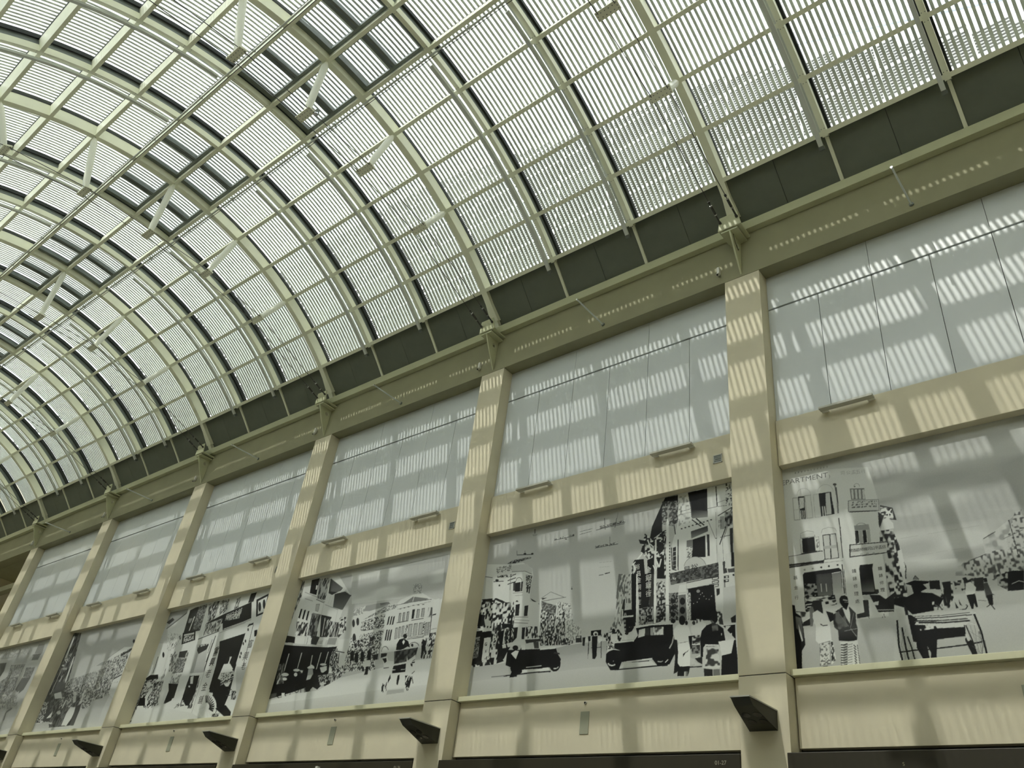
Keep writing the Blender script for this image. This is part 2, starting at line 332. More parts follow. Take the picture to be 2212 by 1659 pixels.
# ---------------------------------------------------------------- the vault
NODE = [A0+DA*k for k in range(-6, 7)]       # 13 purlin angles
for j in range(-2, 7):
    x = -8.0*j + PW/2
    pn = PN.get(j, 'far beyond the right edge')
    t = tag(empty('main_rib', (x, YC, ZC)), 'wide pale arched main rib ' + pn, 'rib', 'main arch ribs')
    MB().arc(x-0.10, x+0.10, RR, RR+0.36, -50.4, 50.4, 84).build('web', M['rib'], t, t.location)
    for sg in (-1, 1):
        p = []
        for (a, hw, r0) in ((46.0, 0.10, RR), (50.6, 0.15, RR-0.02)):
            pass
        MB().hexa([pol(x-0.10, RR-0.004, sg*45.5), pol(x+0.10, RR-0.004, sg*45.5), pol(x+0.10, RR+0.2, sg*45.5), pol(x-0.10, RR+0.2, sg*45.5),
                   pol(x-0.15, RR-0.01, sg*48.6), pol(x+0.15, RR-0.01, sg*48.6), pol(x+0.15, RR+0.2, sg*48.6), pol(x-0.15, RR+0.2, sg*48.6)]).build('foot', M['rib'], t, t.location)
    # struts and tie cables
    ends = []; SN = {-4: 'lowest on far side', -2: 'just past crown', 0: 'at crown', 2: 'halfway down', 4: 'lowest on wall side'}
    for k, ri in ((-4, 8.98), (-2, 8.50), (0, 8.26), (2, 8.50), (4, 8.98)):
        a = A0+DA*k
        st = tag(empty('strut', pol(x, RR, a)), 'white round strut, %s, on rib %s' % (SN[k], pn.replace(' murals', '').replace(' mural', '')), 'strut', 'struts under the main ribs')
        top = pol(x, RR, a); e = pol(x, ri+0.03, a)
        MB().tube(top, pol(x, RR-0.22, a), 0.045, 0.10, 20).tube(pol(x, RR-0.22, a), pol(x, ri+0.45, a), 0.10, 0.10, 20, False).tube(pol(x, ri+0.45, a), e, 0.10, 0.075, 20).build('tube', M['tube'], st, st.location, smooth=True)
        aa = math.radians(a); tv = Vector((0, math.cos(aa), -math.sin(aa))); rv = Vector((0, math.sin(aa), math.cos(aa)))
        c = pol(x, ri, a); pl = MB(); bo = MB()
        def pt(u, v, h): return c + Vector((u, 0, 0)) + tv*v + rv*h
        pl.hexa([pt(-.29, -.11, 0), pt(.29, -.11, 0), pt(.29, .11, 0), pt(-.29, .11, 0), pt(-.29, -.11, .045), pt(.29, -.11, .045), pt(.29, .11, .045), pt(-.29, .11, .045)])
        for u in (-.25, -.15, -.05, .05, .15, .25):
            for v in ((-.07, 0, .07) if abs(u) > .2 else (-.05, .05)): bo.tube(pt(u, v, -.008), pt(u, v, .001), .012, seg=8)
        pl.build('end_plate', M['rib'], st, st.location); bo.build('bolts', M['frame'], st, st.location)
        ends.append((c, rv))
    for sd_ in (-0.22, 0.22):
        cb = tag(empty('tie_cable', (x+sd_, YC, ZC)), '%s thin steel tie cable under rib %s' % ('left' if sd_ < 0 else 'right', pn.replace(' murals', '').replace(' mural', '')), 'cable', 'tie cables under the ribs')
        dx = Vector((sd_, 0, 0)); far = Vector((x, 2*YC+0.585, Z0+10.92)); near = Vector((x, -0.585, Z0+10.92))
        P_ = [far+dx] + [c+rv*0.02+dx for c, rv in ends] + [near+dx]
        mb = MB()
        for p, q in zip(P_, P_[1:]): mb.tube(p, q, 0.011, seg=6)
        mb.build('wire', M['cable'], cb, cb.location)
        for p, q in ((P_[-1], P_[-2]), (P_[0], P_[1])):
            d = (q-p).normalized()
            MB().tube(p, p+d*0.06, 0.035).tube(p+d*0.06, p+d*0.26, 0.022).tube(p+d*0.30, p+d*0.52, 0.032).tube(p+d*0.60, p+d*0.66, 0.03).build('turnbuckle', M['cable'], cb, cb.location)
            MB().tube(p+d*0.52, p+d*0.54, 0.036).tube(p+d*0.26, p+d*0.28, 0.036).build('collar', M['chrome'], cb, cb.location)
fl = tag(empty('floodlight', (-7.72, -8.0, Z0+12.45)), 'tiny black floodlight clamped beside a crown strut plate', 'light')
fl.location = pol(-7.555+0.33, 8.26, A0) + Vector((0, 0.12, 0.02))
MB().box(-0.05, 0.05, -0.05, 0.05, -0.06, 0.04).build('housing', M['frame'], fl); MB().tube((0, 0, -0.06), (0.01, 0, -0.12), 0.05, 0.06).build('lens', M['chrome'], fl)
MB().tube((-0.1, 0, 0.03), (0.03, 0, 0.03), 0.012).build('clamp', M['frame'], fl)

RIBTH = {1: 'left', 2: 'right'}
def share(src, name, parent, loc=(0, 0, 0)):
    o = src.copy(); COL.objects.link(o); o.name = name; o.parent = parent; o.location = loc; return o
pro = {}
def proto_add(key, name, mb, m, parent):    # mesh shared between like things
    if key in pro: return share(pro[key], name, parent)
    o = mb().build(name, m, parent); pro[key] = o; return o
for b in BAYS:
    X = ribx(b); bn = BN[b]
    for s in (1, 2):
        t = tag(empty('secondary_rib', (X+SUB*s, YC, ZC)), 'narrow arched secondary rib, %s of the two in %s' % (RIBTH[s], bn), 'rib', 'secondary arch ribs')
        def arc_at(*a):
            def f():
                mb = MB().arc(*a)
                mb.v = [(p[0], p[1]-YC, p[2]-ZC) for p in mb.v]; return mb
            return f
        proto_add('sw', 'web', arc_at(-0.065, 0.065, RR, RR+0.20, -43.6, 43.6, 72), M['rib'], t)
        proto_add('sn', 'gasket', arc_at(-0.05, 0.05, RR+0.20, RR+0.36, -43.6, 43.6, 72), M['frame'], t)
        proto_add('sf', 'foot', arc_at(-0.04, 0.04, RR+0.10, RR+0.22, 43.6, 49.6, 6), M['rib'], t)
        proto_add('sf2', 'foot', arc_at(-0.04, 0.04, RR+0.10, RR+0.22, -49.6, -43.6, 6), M['rib'], t)
        def bolts():
            mb = MB()
            for a in NODE:
                for da in (-0.55, 0.55):
                    for u in (-0.035, 0.035):
                        p = pol(u, RR-0.002, a+da) - Vector((0, YC, ZC)); q = pol(u, RR+0.01, a+da) - Vector((0, YC, ZC))
                        mb.tube(p, q, 0.011, seg=6)
            return mb
        proto_add('sb', 'bolts', bolts, M['frame'], t)
        for side, (a0, a1) in (('wall', (8.6, 44.6)), ('far', (-45.0, -9.4))):
            g_ = tag(empty('cable_trunking', (X+SUB*s-0.14, YC, ZC)), 'grey trunking on %s side, along %s secondary rib in %s' % (side, RIBTH[s], bn), 'trunking', 'trunking beside the secondary ribs')
            proto_add('tr'+side, 'channel', arc_at(-0.05, 0.05, RR-0.17, RR-0.10, a0, a1, 36), M['alu'], g_)
            e_ = 44.6 if side == 'wall' else -45.0
            proto_add('te'+side, 'end_cap', arc_at(-0.06, 0.06, RR-0.18, RR-0.07, min(e_, e_+(0.5 if e_ > 0 else -0.5)), max(e_, e_+(0.5 if e_ > 0 else -0.5)), 1), M['frame'], g_)
    # purlins
    for n, a in enumerate(NODE):
        pn = 'pale purlin crossing %s, %s up from the grey eaves panels' % (bn, ORD[12-n])
        t = tag(empty('purlin', pol(X+BAY/2, RR, a), -math.radians(a)), pn, 'purlin', 'purlins of the vault')
        def pm():
            mb = MB()
            for q in range(3):
                u0 = -BAY/2 + SUB*q + (0.10 if q == 0 else 0.065); u1 = -BAY/2+SUB*(q+1) - (0.10 if q == 2 else 0.065)
                mb.box(u0, u1, -0.035, 0.035, 0.0, 0.20).box(u0, u1, -0.055, 0.055, -0.006, 0.008)
            return mb
        proto_add('pu', 'beam', pm, M['rib'], t)
        proto_add('pg', 'gasket', lambda: MB().box(-BAY/2+0.1, BAY/2-0.1, -0.03, 0.03, 0.20, 0.36), M['rib'], t)
    for n, sd_ in ((1, 'wall'), (-1, 'far')):
        a = A0+DA*n + (0.75 if n > 0 else -0.75)
        t = tag(empty('long_trunking', pol(X+BAY/2, RR-0.10, a), -math.radians(a)), 'long grey trunking below a crown purlin, %s side, %s' % (sd_, bn), 'trunking', 'long trunking below the purlins')
        proto_add('lt', 'channel', lambda: MB().box(-BAY/2, BAY/2, -0.024, 0.024, 0.03, 0.07), M['alu'], t)
        proto_add('lw', 'cable', lambda: MB().box(-BAY/2, BAY/2, 0.05, 0.065, -0.01, 0.01), M['cable'], t)
        proto_add('lh', 'hangers', lambda: MB().box(-2.68, -2.65, -0.05, 0.06, 0.07, 0.11).box(0.0, 0.03, -0.05, 0.06, 0.07, 0.11).box(2.65, 2.68, -0.05, 0.06, 0.07, 0.11), M['frame'], t)
    # glazed cells with louvre slats above
    for n in range(12):
        am = (NODE[n]+NODE[n+1])/2
        row = ORD[11-n]
        for s in range(3):
            vent = n in (5, 6) and s in (0, 2)
            t = tag(empty('louvred_roof_panel', pol(X+SUB*(s+0.5), RR+0.36, am), -math.radians(am)),
                    '%s roof panel, %s of %s, %s row from eaves' % ('vented louvred' if vent else 'louvred glass', TH[s], bn, row), 'roof panel', 'louvred roof panels')
            hy = (RR+0.36)*math.radians(DA/2)
            RC = RR+0.36
            def cell(x0, x1, r0, r1, f0=-1.0, f1=1.0, n_=3):
                mb = MB(); base = []
                for i in range(n_+1):
                    th = math.radians(DA/2)*(f0+(f1-f0)*i/n_)
                    for (xx, r) in ((x0, r0), (x1, r0), (x1, r1), (x0, r1)): base.append((xx, r*math.sin(th), r*math.cos(th)-RC))
                mb.v = base
                for i in range(n_):
                    p = 4*i; q = p+4
                    for k in range(4): l = (k+1) % 4; mb.f.append((p+k, p+l, q+l, q+k))
                mb.f.append((3, 2, 1, 0)); e = 4*n_; mb.f.append((e, e+1, e+2, e+3))
                return mb
            def join(ms):
                o = MB()
                for q in ms:
                    k = len(o.v); o.v += q.v; o.f += [tuple(k+i for i in f) for f in q.f]
                return o
            H2 = SUB/2
            proto_add('gl', 'glass_pane', lambda: cell(-H2+0.1, H2-0.1, RC+0.02, RC+0.035, -0.97, 0.97, 2), M['glass'], t)
            proto_add('fr', 'frame', lambda: join([cell(-H2, -H2+0.112, RC, RC+0.13), cell(H2-0.112, H2, RC, RC+0.13),
                                                   cell(-H2+0.112, H2-0.112, RC, RC+0.05, -1, -0.955, 1), cell(-H2+0.112, H2-0.112, RC, RC+0.05, 0.955, 1, 1)]), M['dark'], t)
            ns = 18; pw = (SUB-0.22)/ns
            proto_add('sl', 'louvre_slats', lambda: join([cell(-H2+0.11+pw*(i+0.5)-0.034, -H2+0.11+pw*(i+0.5)+0.034, RC+0.16, RC+0.225, -1, 1, 3) for i in range(ns)]), M['slat'], t)
            if vent:
                proto_add('ve', 'vent_frame', lambda: join([cell(-H2+0.1, -H2+0.26, RC-0.14, RC, -0.93, 0.93), cell(H2-0.26, H2-0.1, RC-0.14, RC, -0.93, 0.93),
                                                   cell(-0.11, -0.02, RC-0.14, RC, -0.93, 0.93), cell(0.02, 0.11, RC-0.14, RC, -0.93, 0.93),
                                                   cell(-H2+0.26, H2-0.26, RC-0.14, RC, -0.93, -0.80, 1), cell(-H2+0.26, H2-0.26, RC-0.14, RC, 0.80, 0.93, 1)]), M['frame'], t)
    # eaves boards, two to a third
    if b >= -1:
        for q in range(6):
            x0 = X+SUB/2*q+(0.10 if q == 0 else 0.045 if q % 2 == 0 else 0.006); x1 = X+SUB/2*(q+1)-(0.10 if q == 5 else 0.045 if q % 2 else 0.006)
            o = MB().arc(x0, x1, RR+0.16, RR+0.19, 43.3, 50.9, 1).build('eaves_board', M['grey'], None, pol((x0+x1)/2, RR+0.16, 47))
            tag(o, 'flat grey eaves board, %s from left in %s' % (ORD[q], bn), 'eaves board', 'grey eaves boards')
structure('trim_7', MB().arc(XL, XR, RR+0.21, RR+0.24, 43.3, 51.4, 1), M['dark'])
structure('trim_8', MB().arc(XL, XR, RR+0.16, RR+0.24, -51.4, -43.4, 1), M['grey'])

# ---------------------------------------------------------------- the building seen through the glass
def top_edge(x):
    pts = [(-44.4, 31.3), (-40, 29.4), (-33, 28.6), (-23, 29.1), (-17, 28.6), (-11, 26.8), (-5, 25.2), (-2.4, 24.8), (0.2, 23.7), (4.5, 21.5), (12, 17.5)]
    if x <= pts[0][0]: return pts[0][1]
    for (a, za), (c, zc) in zip(pts, pts[1:]):
        if x <= c: return za+(zc-za)*(x-a)/(c-a)
    return pts[-1][1]
fb = tag(empty('louvred_facade', (-16, 3.1, Z0+12)), 'tall pale facade with fine horizontal blades seen through the roof glass', 'building')
xs = [-44.4+56.4*i/60 for i in range(61)]
mb = MB(); 
for xa, xb in zip(xs, xs[1:]):
    mb.hexa([(xa, 3.1, Z0+11.4), (xb, 3.1, Z0+11.4), (xb, 3.6, Z0+11.4), (xa, 3.6, Z0+11.4), (xa, 3.1, Z0+top_edge(xa)), (xb, 3.1, Z0+top_edge(xb)), (xb, 3.6, Z0+top_edge(xb)), (xa, 3.6, Z0+top_edge(xa))])
mb.build('wall', M['facade'], fb, fb.location)
mb = MB()
for xa, xb in zip(xs, xs[1:]):
    mb.hexa([(xa, 3.02, Z0+top_edge(xa)-0.75), (xb, 3.02, Z0+top_edge(xb)-0.75), (xb, 3.1, Z0+top_edge(xb)-0.75), (xa, 3.1, Z0+top_edge(xa)-0.75),
             (xa, 3.02, Z0+top_edge(xa)), (xb, 3.02, Z0+top_edge(xb)), (xb, 3.1, Z0+top_edge(xb)), (xa, 3.1, Z0+top_edge(xa))])
mb.build('parapet_band', M['band'], fb, fb.location)
mb = MB(); z = 11.6
k = 0
while z < 30.5:
    if k % 10 != 0:
        run = None
        for xa, xb in zip(xs, xs[1:]):
            ok = min(top_edge(xa), top_edge(xb)) > z+1.5
            if ok and run is None: run = xa
            if (not ok or xb == xs[-1]) and run is not None:
                mb.box(run, xa if not ok else xb, 3.04, 3.1, Z0+z, Z0+z+0.05); run = None
    z += 0.144; k += 1
mb.build('shadowlines', M['blade'], fb, fb.location)  # dark strips put the shade of the facade gaps into colour
for i in range(23):
    xx = 11.31-2.49*i
    MB().box(xx-0.025, xx+0.025, 2.98, 3.04, Z0+11.4, Z0+top_edge(xx)-1.2).build('mullion', M['facade'], fb, fb.location)
fb = tag(empty('low_louvred_facade', (-75, 3.1, Z0+12)), 'lower pale building with horizontal blades seen through the glass at far left', 'building')
MB().box(-115, -44.4, 3.1, 3.6, Z0+11.4, Z0+25.6).build('wall', M['facade'], fb, fb.location)
mb = MB(); z = 11.6; k = 0
while z < 24.6:
    if k % 10 != 0: mb.box(-115, -44.4, 2.95, 3.1, Z0+z, Z0+z+0.06)
    z += 0.144; k += 1
mb.box(-115, -44.4, 2.9, 3.1, Z0+25.1, Z0+25.25).box(-115, -44.4, 2.9, 3.1, Z0+25.45, Z0+25.6)
mb.build('shadowlines', M['blade'], fb, fb.location)  # same painted gap shade, together with the dark lines along the top

MUR_OPS = {
 0: [
  ["g",168,196,[-7,1170,386,1148,1308,1277,1017,-85,-50,-8,-26,642]],
  ["n",170,190,0.5,260,90,[15,1381,1241,1149,1131,622,-21,857]],
  ["n",172,196,0.5,220,70,[-22,853,1141,669,1098,463,807,442,556,306,-54,386]],
  ["n",185,196,0.5,150,50,[584,499,823,480,799,342,571,406]],
  ["g",205,205,[-3,1142,301,1093,475,1061,491,971,508,823,487,621,488,447,475,242,-37,249]],
  ["t","EPARTMENT",110,-8,1062,0.107,-0.035,0.949],
  ["t",")",135,267,1054,0.09,0.0,0.0],
  ["p",150,[81,1121,81,1119,80,1117,78,1116,77,1117,76,1118,75,1120,75,1123,76,1125,77,1127,78,1128,79,1128,80,1126,81,1124]],
  ["p",150,[100,1121,99,1118,98,1117,97,1116,96,1116,94,1117,94,1120,94,1122,94,1125,95,1127,96,1127,98,1127,99,1126,100,1123]],
  ["p",150,[118,1120,118,1118,117,1116,115,1115,114,1115,113,1117,112,1119,112,1122,113,1124,114,1126,115,1127,116,1126,117,1125,118,1123]],
  ["p",150,[137,1120,136,1117,135,1115,134,1114,133,1115,131,1116,131,1118,131,1121,131,1123,132,1125,134,1126,135,1126,136,1124,137,1122]],
  ["p",150,[155,1119,154,1116,153,1115,152,1114,151,1114,150,1116,149,1118,149,1120,150,1123,151,1125,152,1125,153,1125,154,1124,155,1121]],
  ["p",150,[173,1118,173,1116,172,1114,170,1113,169,1113,168,1115,168,1117,167,1120,168,1122,169,1124,170,1125,171,1124,173,1123,173,1121]],
  ["p",150,[191,1118,191,1115,190,1113,189,1113,187,1113,186,1114,186,1116,186,1119,186,1121,187,1123,188,1124,190,1124,191,1122,191,1120]],
  ["p",150,[210,1117,209,1115,208,1113,207,1112,205,1112,204,1114,204,1116,204,1118,204,1121,205,1123,207,1123,208,1123,209,1122,209,1120]],
  ["p",150,[228,1116,227,1114,226,1112,225,1111,224,1112,222,1113,222,1115,222,1118,222,1120,223,1122,225,1123,226,1123,227,1121,227,1119]],
  ["p",150,[245,1116,245,1113,244,1112,243,1111,241,1111,240,1112,240,1115,240,1117,240,1120,241,1121,243,1122,244,1122,245,1120,245,1118]],
  ["p",150,[263,1115,263,1113,262,1111,261,1110,259,1110,258,1112,258,1114,258,1117,258,1119,259,1121,260,1122,262,1121,263,1120,263,1118]],
  ["t","司",165,340,1058,0.081,0.0,0.0],
  ["t","公",165,371,1053,0.08,0.0,0.0],
  ["t","孟",165,398,1049,0.08,0.0,0.0],
  ["t","五",165,422,1045,0.08,0.0,0.0],
  ["t","行",165,449,1041,0.079,0.0,0.0],
  ["l",165,2,[76,981,77,987,79,994,82,999,85,1004,90,1008,95,1012,101,1014,107,1015,113,1015,119,1014,125,1013,131,1010,136,1006,141,1001,145,996,149,990,152,983,153,977,154,970,154,963]],
  ["l",165,2,[195,975,196,981,198,988,202,994,206,999,210,1003,216,1007,222,1009,228,1010,235,1010,241,1009,248,1007,254,1004,260,1000,265,995,270,989,273,983,276,976,278,970,279,962,278,955]],
  ["p",160,[49,971,81,967,84,827,49,831]],
  ["p",205,[52,966,78,962,81,833,53,836]],
  ["l",165,2,[48,894,83,891]],
  ["p",60,[81,971,117,966,115,827,88,831]],
  ["p",200,[87,961,114,958,111,896,86,895]],
  ["l",150,1,[89,957,111,896]],
  ["l",150,1,[116,951,84,902]],
  ["l",210,4,[91,885,89,831]],
  ["l",210,4,[101,882,99,829]],
  ["l",210,3,[110,881,108,827]],
  ["p",165,[119,970,154,966,156,825,119,827]],
  ["p",204,[122,965,151,963,153,830,122,832]],
  ["l",165,2,[169,963,199,960,198,823,166,826,169,963]],
  ["p",70,[199,964,266,960,273,825,200,825]],
  ["p",190,[235,956,259,956,257,828,229,828]],
  ["p",50,[199,964,237,961,230,886,198,886]],
  ["l",215,5,[212,883,211,824]],
  ["l",215,5,[224,881,223,822]],
  ["p",45,[259,957,267,958,266,887,258,889]],
  ["p",45,[259,879,271,879,273,825,260,826]],
  ["l",110,6,[291,999,295,924]],
  ["p",80,[301,996,300,993,297,991,293,991,288,992,285,994,282,997,281,1001,283,1004,286,1005,290,1006,294,1005,298,1003,301,999]],
  ["l",90,7,[296,980,296,881]],
  ["l",120,8,[295,887,292,824]],
  ["l",60,5,[292,797,293,738,290,645,290,571]],
  ["l",130,2,[391,960,391,963,392,966,393,969,395,971,397,973,399,975,401,976,403,976,406,977,408,976,410,975,412,974,414,973,416,971,418,968,419,965,420,963,420,960,421,957,420,954]],
  ["p",40,[399,960,398,958,397,957,396,957,395,957,393,958,393,960,393,961,393,963,394,964,395,964,397,964,398,963,399,961]],
  ["p",120,[369,955,443,940,442,874,368,888]],
  ["p",190,[375,948,386,946,383,891,373,892]],
  ["p",190,[394,943,405,942,402,886,392,888]],
  ["p",190,[413,939,424,937,421,882,410,883]],
  ["p",190,[432,934,443,933,440,878,429,879]],
  ["p",130,[351,888,508,861,504,794,344,821]],
  ["p",192,[355,883,505,858,500,800,349,825]],
  ["n",100,192,0.45,7,10,[372,876,497,856,496,847,371,867]],
  ["n",100,192,0.45,7,10,[368,863,495,842,494,833,366,853]],
  ["n",100,192,0.45,7,10,[363,849,493,828,492,819,362,840]],
  ["l",40,4,[352,819,454,803]],
  ["l",60,3,[454,803,489,797]],
  ["p",150,[366,738,440,732,443,700,366,711]],
  ["l",130,2,[380,737,380,739,381,741,383,742,385,743,388,744,391,745,394,746,397,746,401,745,404,745,408,744,412,743,415,741,418,740,420,738,422,736,424,734,425,732,426,730,426,728]],
  ["p",45,[367,709,384,707,382,640,364,636]],
  ["p",165,[387,707,404,704,402,637,384,634]],
  ["p",40,[406,704,423,702,421,635,403,632]],
  ["p",165,[426,701,443,699,440,633,423,629]],
  ["l",140,2,[76,723,79,749,116,757,149,746,156,716]],
  ["p",150,[77,734,154,729,154,714,76,718]],
  ["p",198,[80,743,154,741,153,720,78,722]],
  ["p",40,[84,717,151,714,151,635,81,636]],
  ["l",110,2,[73,717,74,632]],
  ["l",120,2,[157,712,176,711,174,631,154,633]],
  ["n",120,200,0.5,8,8,[160,698,173,697,170,649,158,650]],
  ["l",60,5,[74,632,158,633]],
  ["l",140,2,[191,728,199,750,233,755,265,743,273,724]],
  ["p",60,[196,718,268,713,271,574,194,577]],
  ["p",190,[200,713,233,711,226,579,199,581]],
  ["p",192,[238,712,265,710,267,578,232,578]],
  ["p",170,[196,653,266,649,266,632,197,636]],
  ["p",45,[331,638,524,621,518,560,323,568]],
  ["p",196,[336,633,519,617,513,565,329,573]],
  ["t","號",45,334,604,0.068,0.0,0.0],
  ["t","各",45,353,603,0.068,0.0,0.0],
  ["t","歐",45,371,602,0.068,0.0,0.0],
  ["t","修",45,390,601,0.068,0.0,0.0],
  ["t","機",45,408,600,0.067,0.0,0.0],
  ["t","司",45,427,599,0.067,0.0,0.0],
  ["t","公",45,445,598,0.067,0.0,0.0],
  ["t","平",45,463,597,0.067,0.0,0.0],
  ["t","孟",45,481,597,0.067,0.0,0.0],
  ["t","信",45,499,596,0.067,0.0,0.0],
  ["t","行",120,385,574,0.051,0.0,0.0],
  ["t","信",120,415,572,0.051,0.0,0.0],
  ["t","會",120,445,569,0.051,0.0,0.0],
  ["p",45,[-1,629,188,630,189,560,-3,562]],
  ["p",192,[2,626,184,626,182,572,-1,571]],
  ["n",150,192,0.45,30,20,[6,602,175,608,175,585,4,578]],
  ["p",60,[509,826,569,798,579,727,553,735,526,761,507,794]],
  ["n",60,205,0.42,16,12,[510,816,566,796,568,735,504,754]],
  ["l",215,6,[545,774,534,800]],
  ["l",215,6,[545,774,563,793]],
  ["l",215,6,[545,774,562,765]],
  ["l",215,6,[545,774,532,771]],
  ["l",215,6,[545,774,545,751]],
  ["p",60,[496,790,521,762,492,699,490,722]],
  ["p",205,[513,740,537,753,560,714,561,685,495,684]],
  ["n",50,190,0.5,18,18,[490,685,555,681,561,618,574,567,575,511,494,525,527,619,483,627]],
  ["p",45,[-2,573,193,570,191,582,0,587]],
  ["p",192,[4,625,193,624,189,576,1,583]],
  ["l",130,2,[-2,570,288,557]],
  ["p",35,[71,513,80,523,263,522,275,509,269,382,238,291,70,317]],
  ["g",60,120,[143,504,224,500,216,378,133,390]],
  ["p",190,[224,500,271,501,268,377,238,291,221,372]],
  ["g",110,195,[224,496,271,498,269,382,219,378]],
  ["l",200,4,[112,459,112,414]],
  ["l",200,4,[134,455,135,411]],
  ["l",200,4,[163,451,163,407]],
  ["l",200,4,[189,447,189,404]],
  ["n",35,150,0.55,14,14,[75,464,139,455,141,367,72,376]],
  ["n",35,205,0.5,24,10,[73,387,227,382,239,296,70,290]],
  ["p",140,[88,538,88,536,86,535,84,534,81,535,79,536,78,538,77,540,78,542,80,544,82,544,85,544,87,543,88,541]],
  ["p",140,[133,538,132,536,130,535,128,534,126,534,123,536,122,538,122,540,122,542,124,544,126,544,129,544,131,543,132,541]],
  ["p",50,[178,538,177,536,176,534,173,534,171,534,169,535,168,537,167,540,168,542,170,543,172,544,174,543,176,542,178,540]],
  ["p",50,[218,538,218,536,216,534,214,534,211,534,209,536,208,538,208,540,209,542,210,543,212,544,215,544,217,542,218,540]],
  ["p",50,[264,537,263,535,261,534,259,533,257,534,255,535,254,537,253,539,254,541,256,543,258,543,260,543,262,542,263,540]],
  ["t","器",45,29,503,0.073,0.0,0.0],
  ["t","金",45,28,448,0.072,0.0,0.0],
  ["t","行",45,27,394,0.071,0.0,0.0],
  ["l",50,5,[282,538,277,381]],
  ["l",90,3,[288,510,284,375]],
  ["t","鐘",45,337,493,0.074,0.0,0.0],
  ["t","錶",45,336,452,0.073,0.0,0.0],
  ["t","修",45,336,413,0.072,0.0,0.0],
  ["t","理",45,335,373,0.072,0.0,0.0],
  ["t","處",45,335,334,0.071,0.0,0.0],
  ["t","鐘",45,465,486,0.069,0.0,0.0],
  ["t","錶",45,464,449,0.068,0.0,0.0],
  ["t","修",45,464,412,0.067,0.0,0.0],
  ["t","理",45,463,375,0.067,0.0,0.0],
  ["p",35,[370,519,435,516,429,493,429,386,440,358,363,363,364,498]],
  ["g",35,110,[366,443,428,439,424,371,365,379]],
  ["p",180,[363,361,428,360,439,333,370,336]],
  ["n",40,190,0.5,20,24,[499,563,563,557,590,478,564,271,513,277,495,351,490,456]],
  ["p",60,[363,337,390,334,385,252,325,249,325,270,363,275]],
  ["p",45,[398,359,446,352,472,328,535,366,575,350,554,203,511,262,430,267]],
  ["p",205,[393,318,438,322,433,302,416,305,411,264,389,270]],
  ["p",60,[428,383,445,381,445,363,428,364]],
  ["l",60,2,[447,245,445,240,441,236,438,232,434,229,430,226,426,224,421,222,416,221,412,221,407,222,402,223,398,225,394,228,390,231,387,235,384,240,382,245,380,250,379,255,379,261]],
  ["l",60,2,[518,249,516,243,514,238,511,233,507,229,504,226,499,223,495,220,491,219,486,218,481,218,477,219,473,221,469,223,465,227,462,230,459,235,457,240,455,245,454,251,454,257]],
  ["l",170,4,[425,279,512,270]],
  ["p",45,[51,260,101,281,92,234,50,239]],
  ["n",60,200,0.5,40,20,[18,323,98,308,91,287,46,261,22,296]],
  ["g",190,160,[42,241,327,245,510,234,578,226,542,-14,28,12]],
  ["g",200,165,[507,295,784,308,1064,302,999,-6,467,7]],
  ["p",30,[-1,360,15,355,18,314,41,295,49,262,54,167,54,146,34,117,27,32,39,21,2,16,-3,152]],
  ["g",120,60,[14,298,43,284,47,241,49,167,36,169,34,216,14,234]],
  ["p",190,[27,254,37,210,44,168,38,163,26,217]],
  ["p",55,[112,367,165,365,160,307,116,296,94,315]],
  ["p",120,[92,332,109,337,117,302,100,235,87,236]],
  ["p",212,[106,303,131,315,168,285,188,246,188,225,188,153,123,144,109,161,116,233,104,277]],
  ["l",40,4,[140,243,152,232,176,233]],
  ["p",130,[127,145,181,154,174,40,118,34]],
  ["n",110,200,0.4,9,9,[129,144,178,150,170,43,119,37]],
  ["p",205,[183,154,194,153,201,60,179,39,174,45]],
  ["n",60,205,0.5,7,12,[184,149,193,148,199,57,177,44]],
  ["p",30,[125,31,154,34,187,19,127,20]],
  ["p",205,[156,356,175,356,177,326,246,333,254,316,227,299,190,295,160,307]],
  ["p",45,[175,305,210,290,217,258,190,246]],
  ["p",70,[206,254,232,298,254,314,295,311,321,277,317,226,322,200,313,146,295,138,224,150,225,200,208,218]],
  ["g",70,35,[230,205,302,202,313,146,295,138,224,150]],
  ["n",55,110,0.5,30,40,[212,285,263,305,274,215,232,205,207,233]],
  ["l",130,3,[240,281,279,215]],
  ["l",150,2,[311,278,288,209]],
  ["l",140,3,[256,194,322,200]],
  ["l",150,3,[287,204,312,161]],
  ["p",212,[259,310,290,312,294,275,287,227,271,262]],
  ["p",35,[249,359,258,372,276,374,290,364,291,327,278,297,264,310,249,338]],
  ["l",160,7,[266,352,288,344]],
  ["l",150,3,[272,338,290,335]],
  ["p",200,[229,142,315,143,313,23,227,18]],
  ["l",55,5,[231,129,244,126,264,131]],
  ["l",120,3,[243,122,289,128]],
  ["l",55,5,[230,116,242,114,263,118]],
  ["l",120,3,[242,109,287,116]],
  ["l",55,5,[229,104,241,102,261,106]],
  ["l",120,3,[241,97,286,104]],
  ["l",55,5,[228,92,240,89,260,94]],
  ["l",120,3,[239,85,284,92]],
  ["l",55,5,[226,80,238,77,259,82]],
  ["l",120,3,[238,73,283,79]],
  ["l",55,5,[225,67,237,65,257,69]],
  ["l",120,3,[237,60,282,67]],
  ["l",55,5,[224,55,236,53,256,57]],
  ["l",120,3,[235,48,280,55]],
  ["l",55,5,[222,43,234,41,255,45]],
  ["l",120,3,[234,36,279,43]],
  ["l",55,5,[221,31,233,29,253,33]],
  ["l",120,3,[233,24,278,31]],
  ["l",50,4,[293,123,302,110]],
  ["l",50,4,[293,110,302,97]],
  ["l",50,4,[292,97,301,84]],
  ["l",50,4,[292,85,301,72]],
  ["l",50,4,[291,72,300,59]],
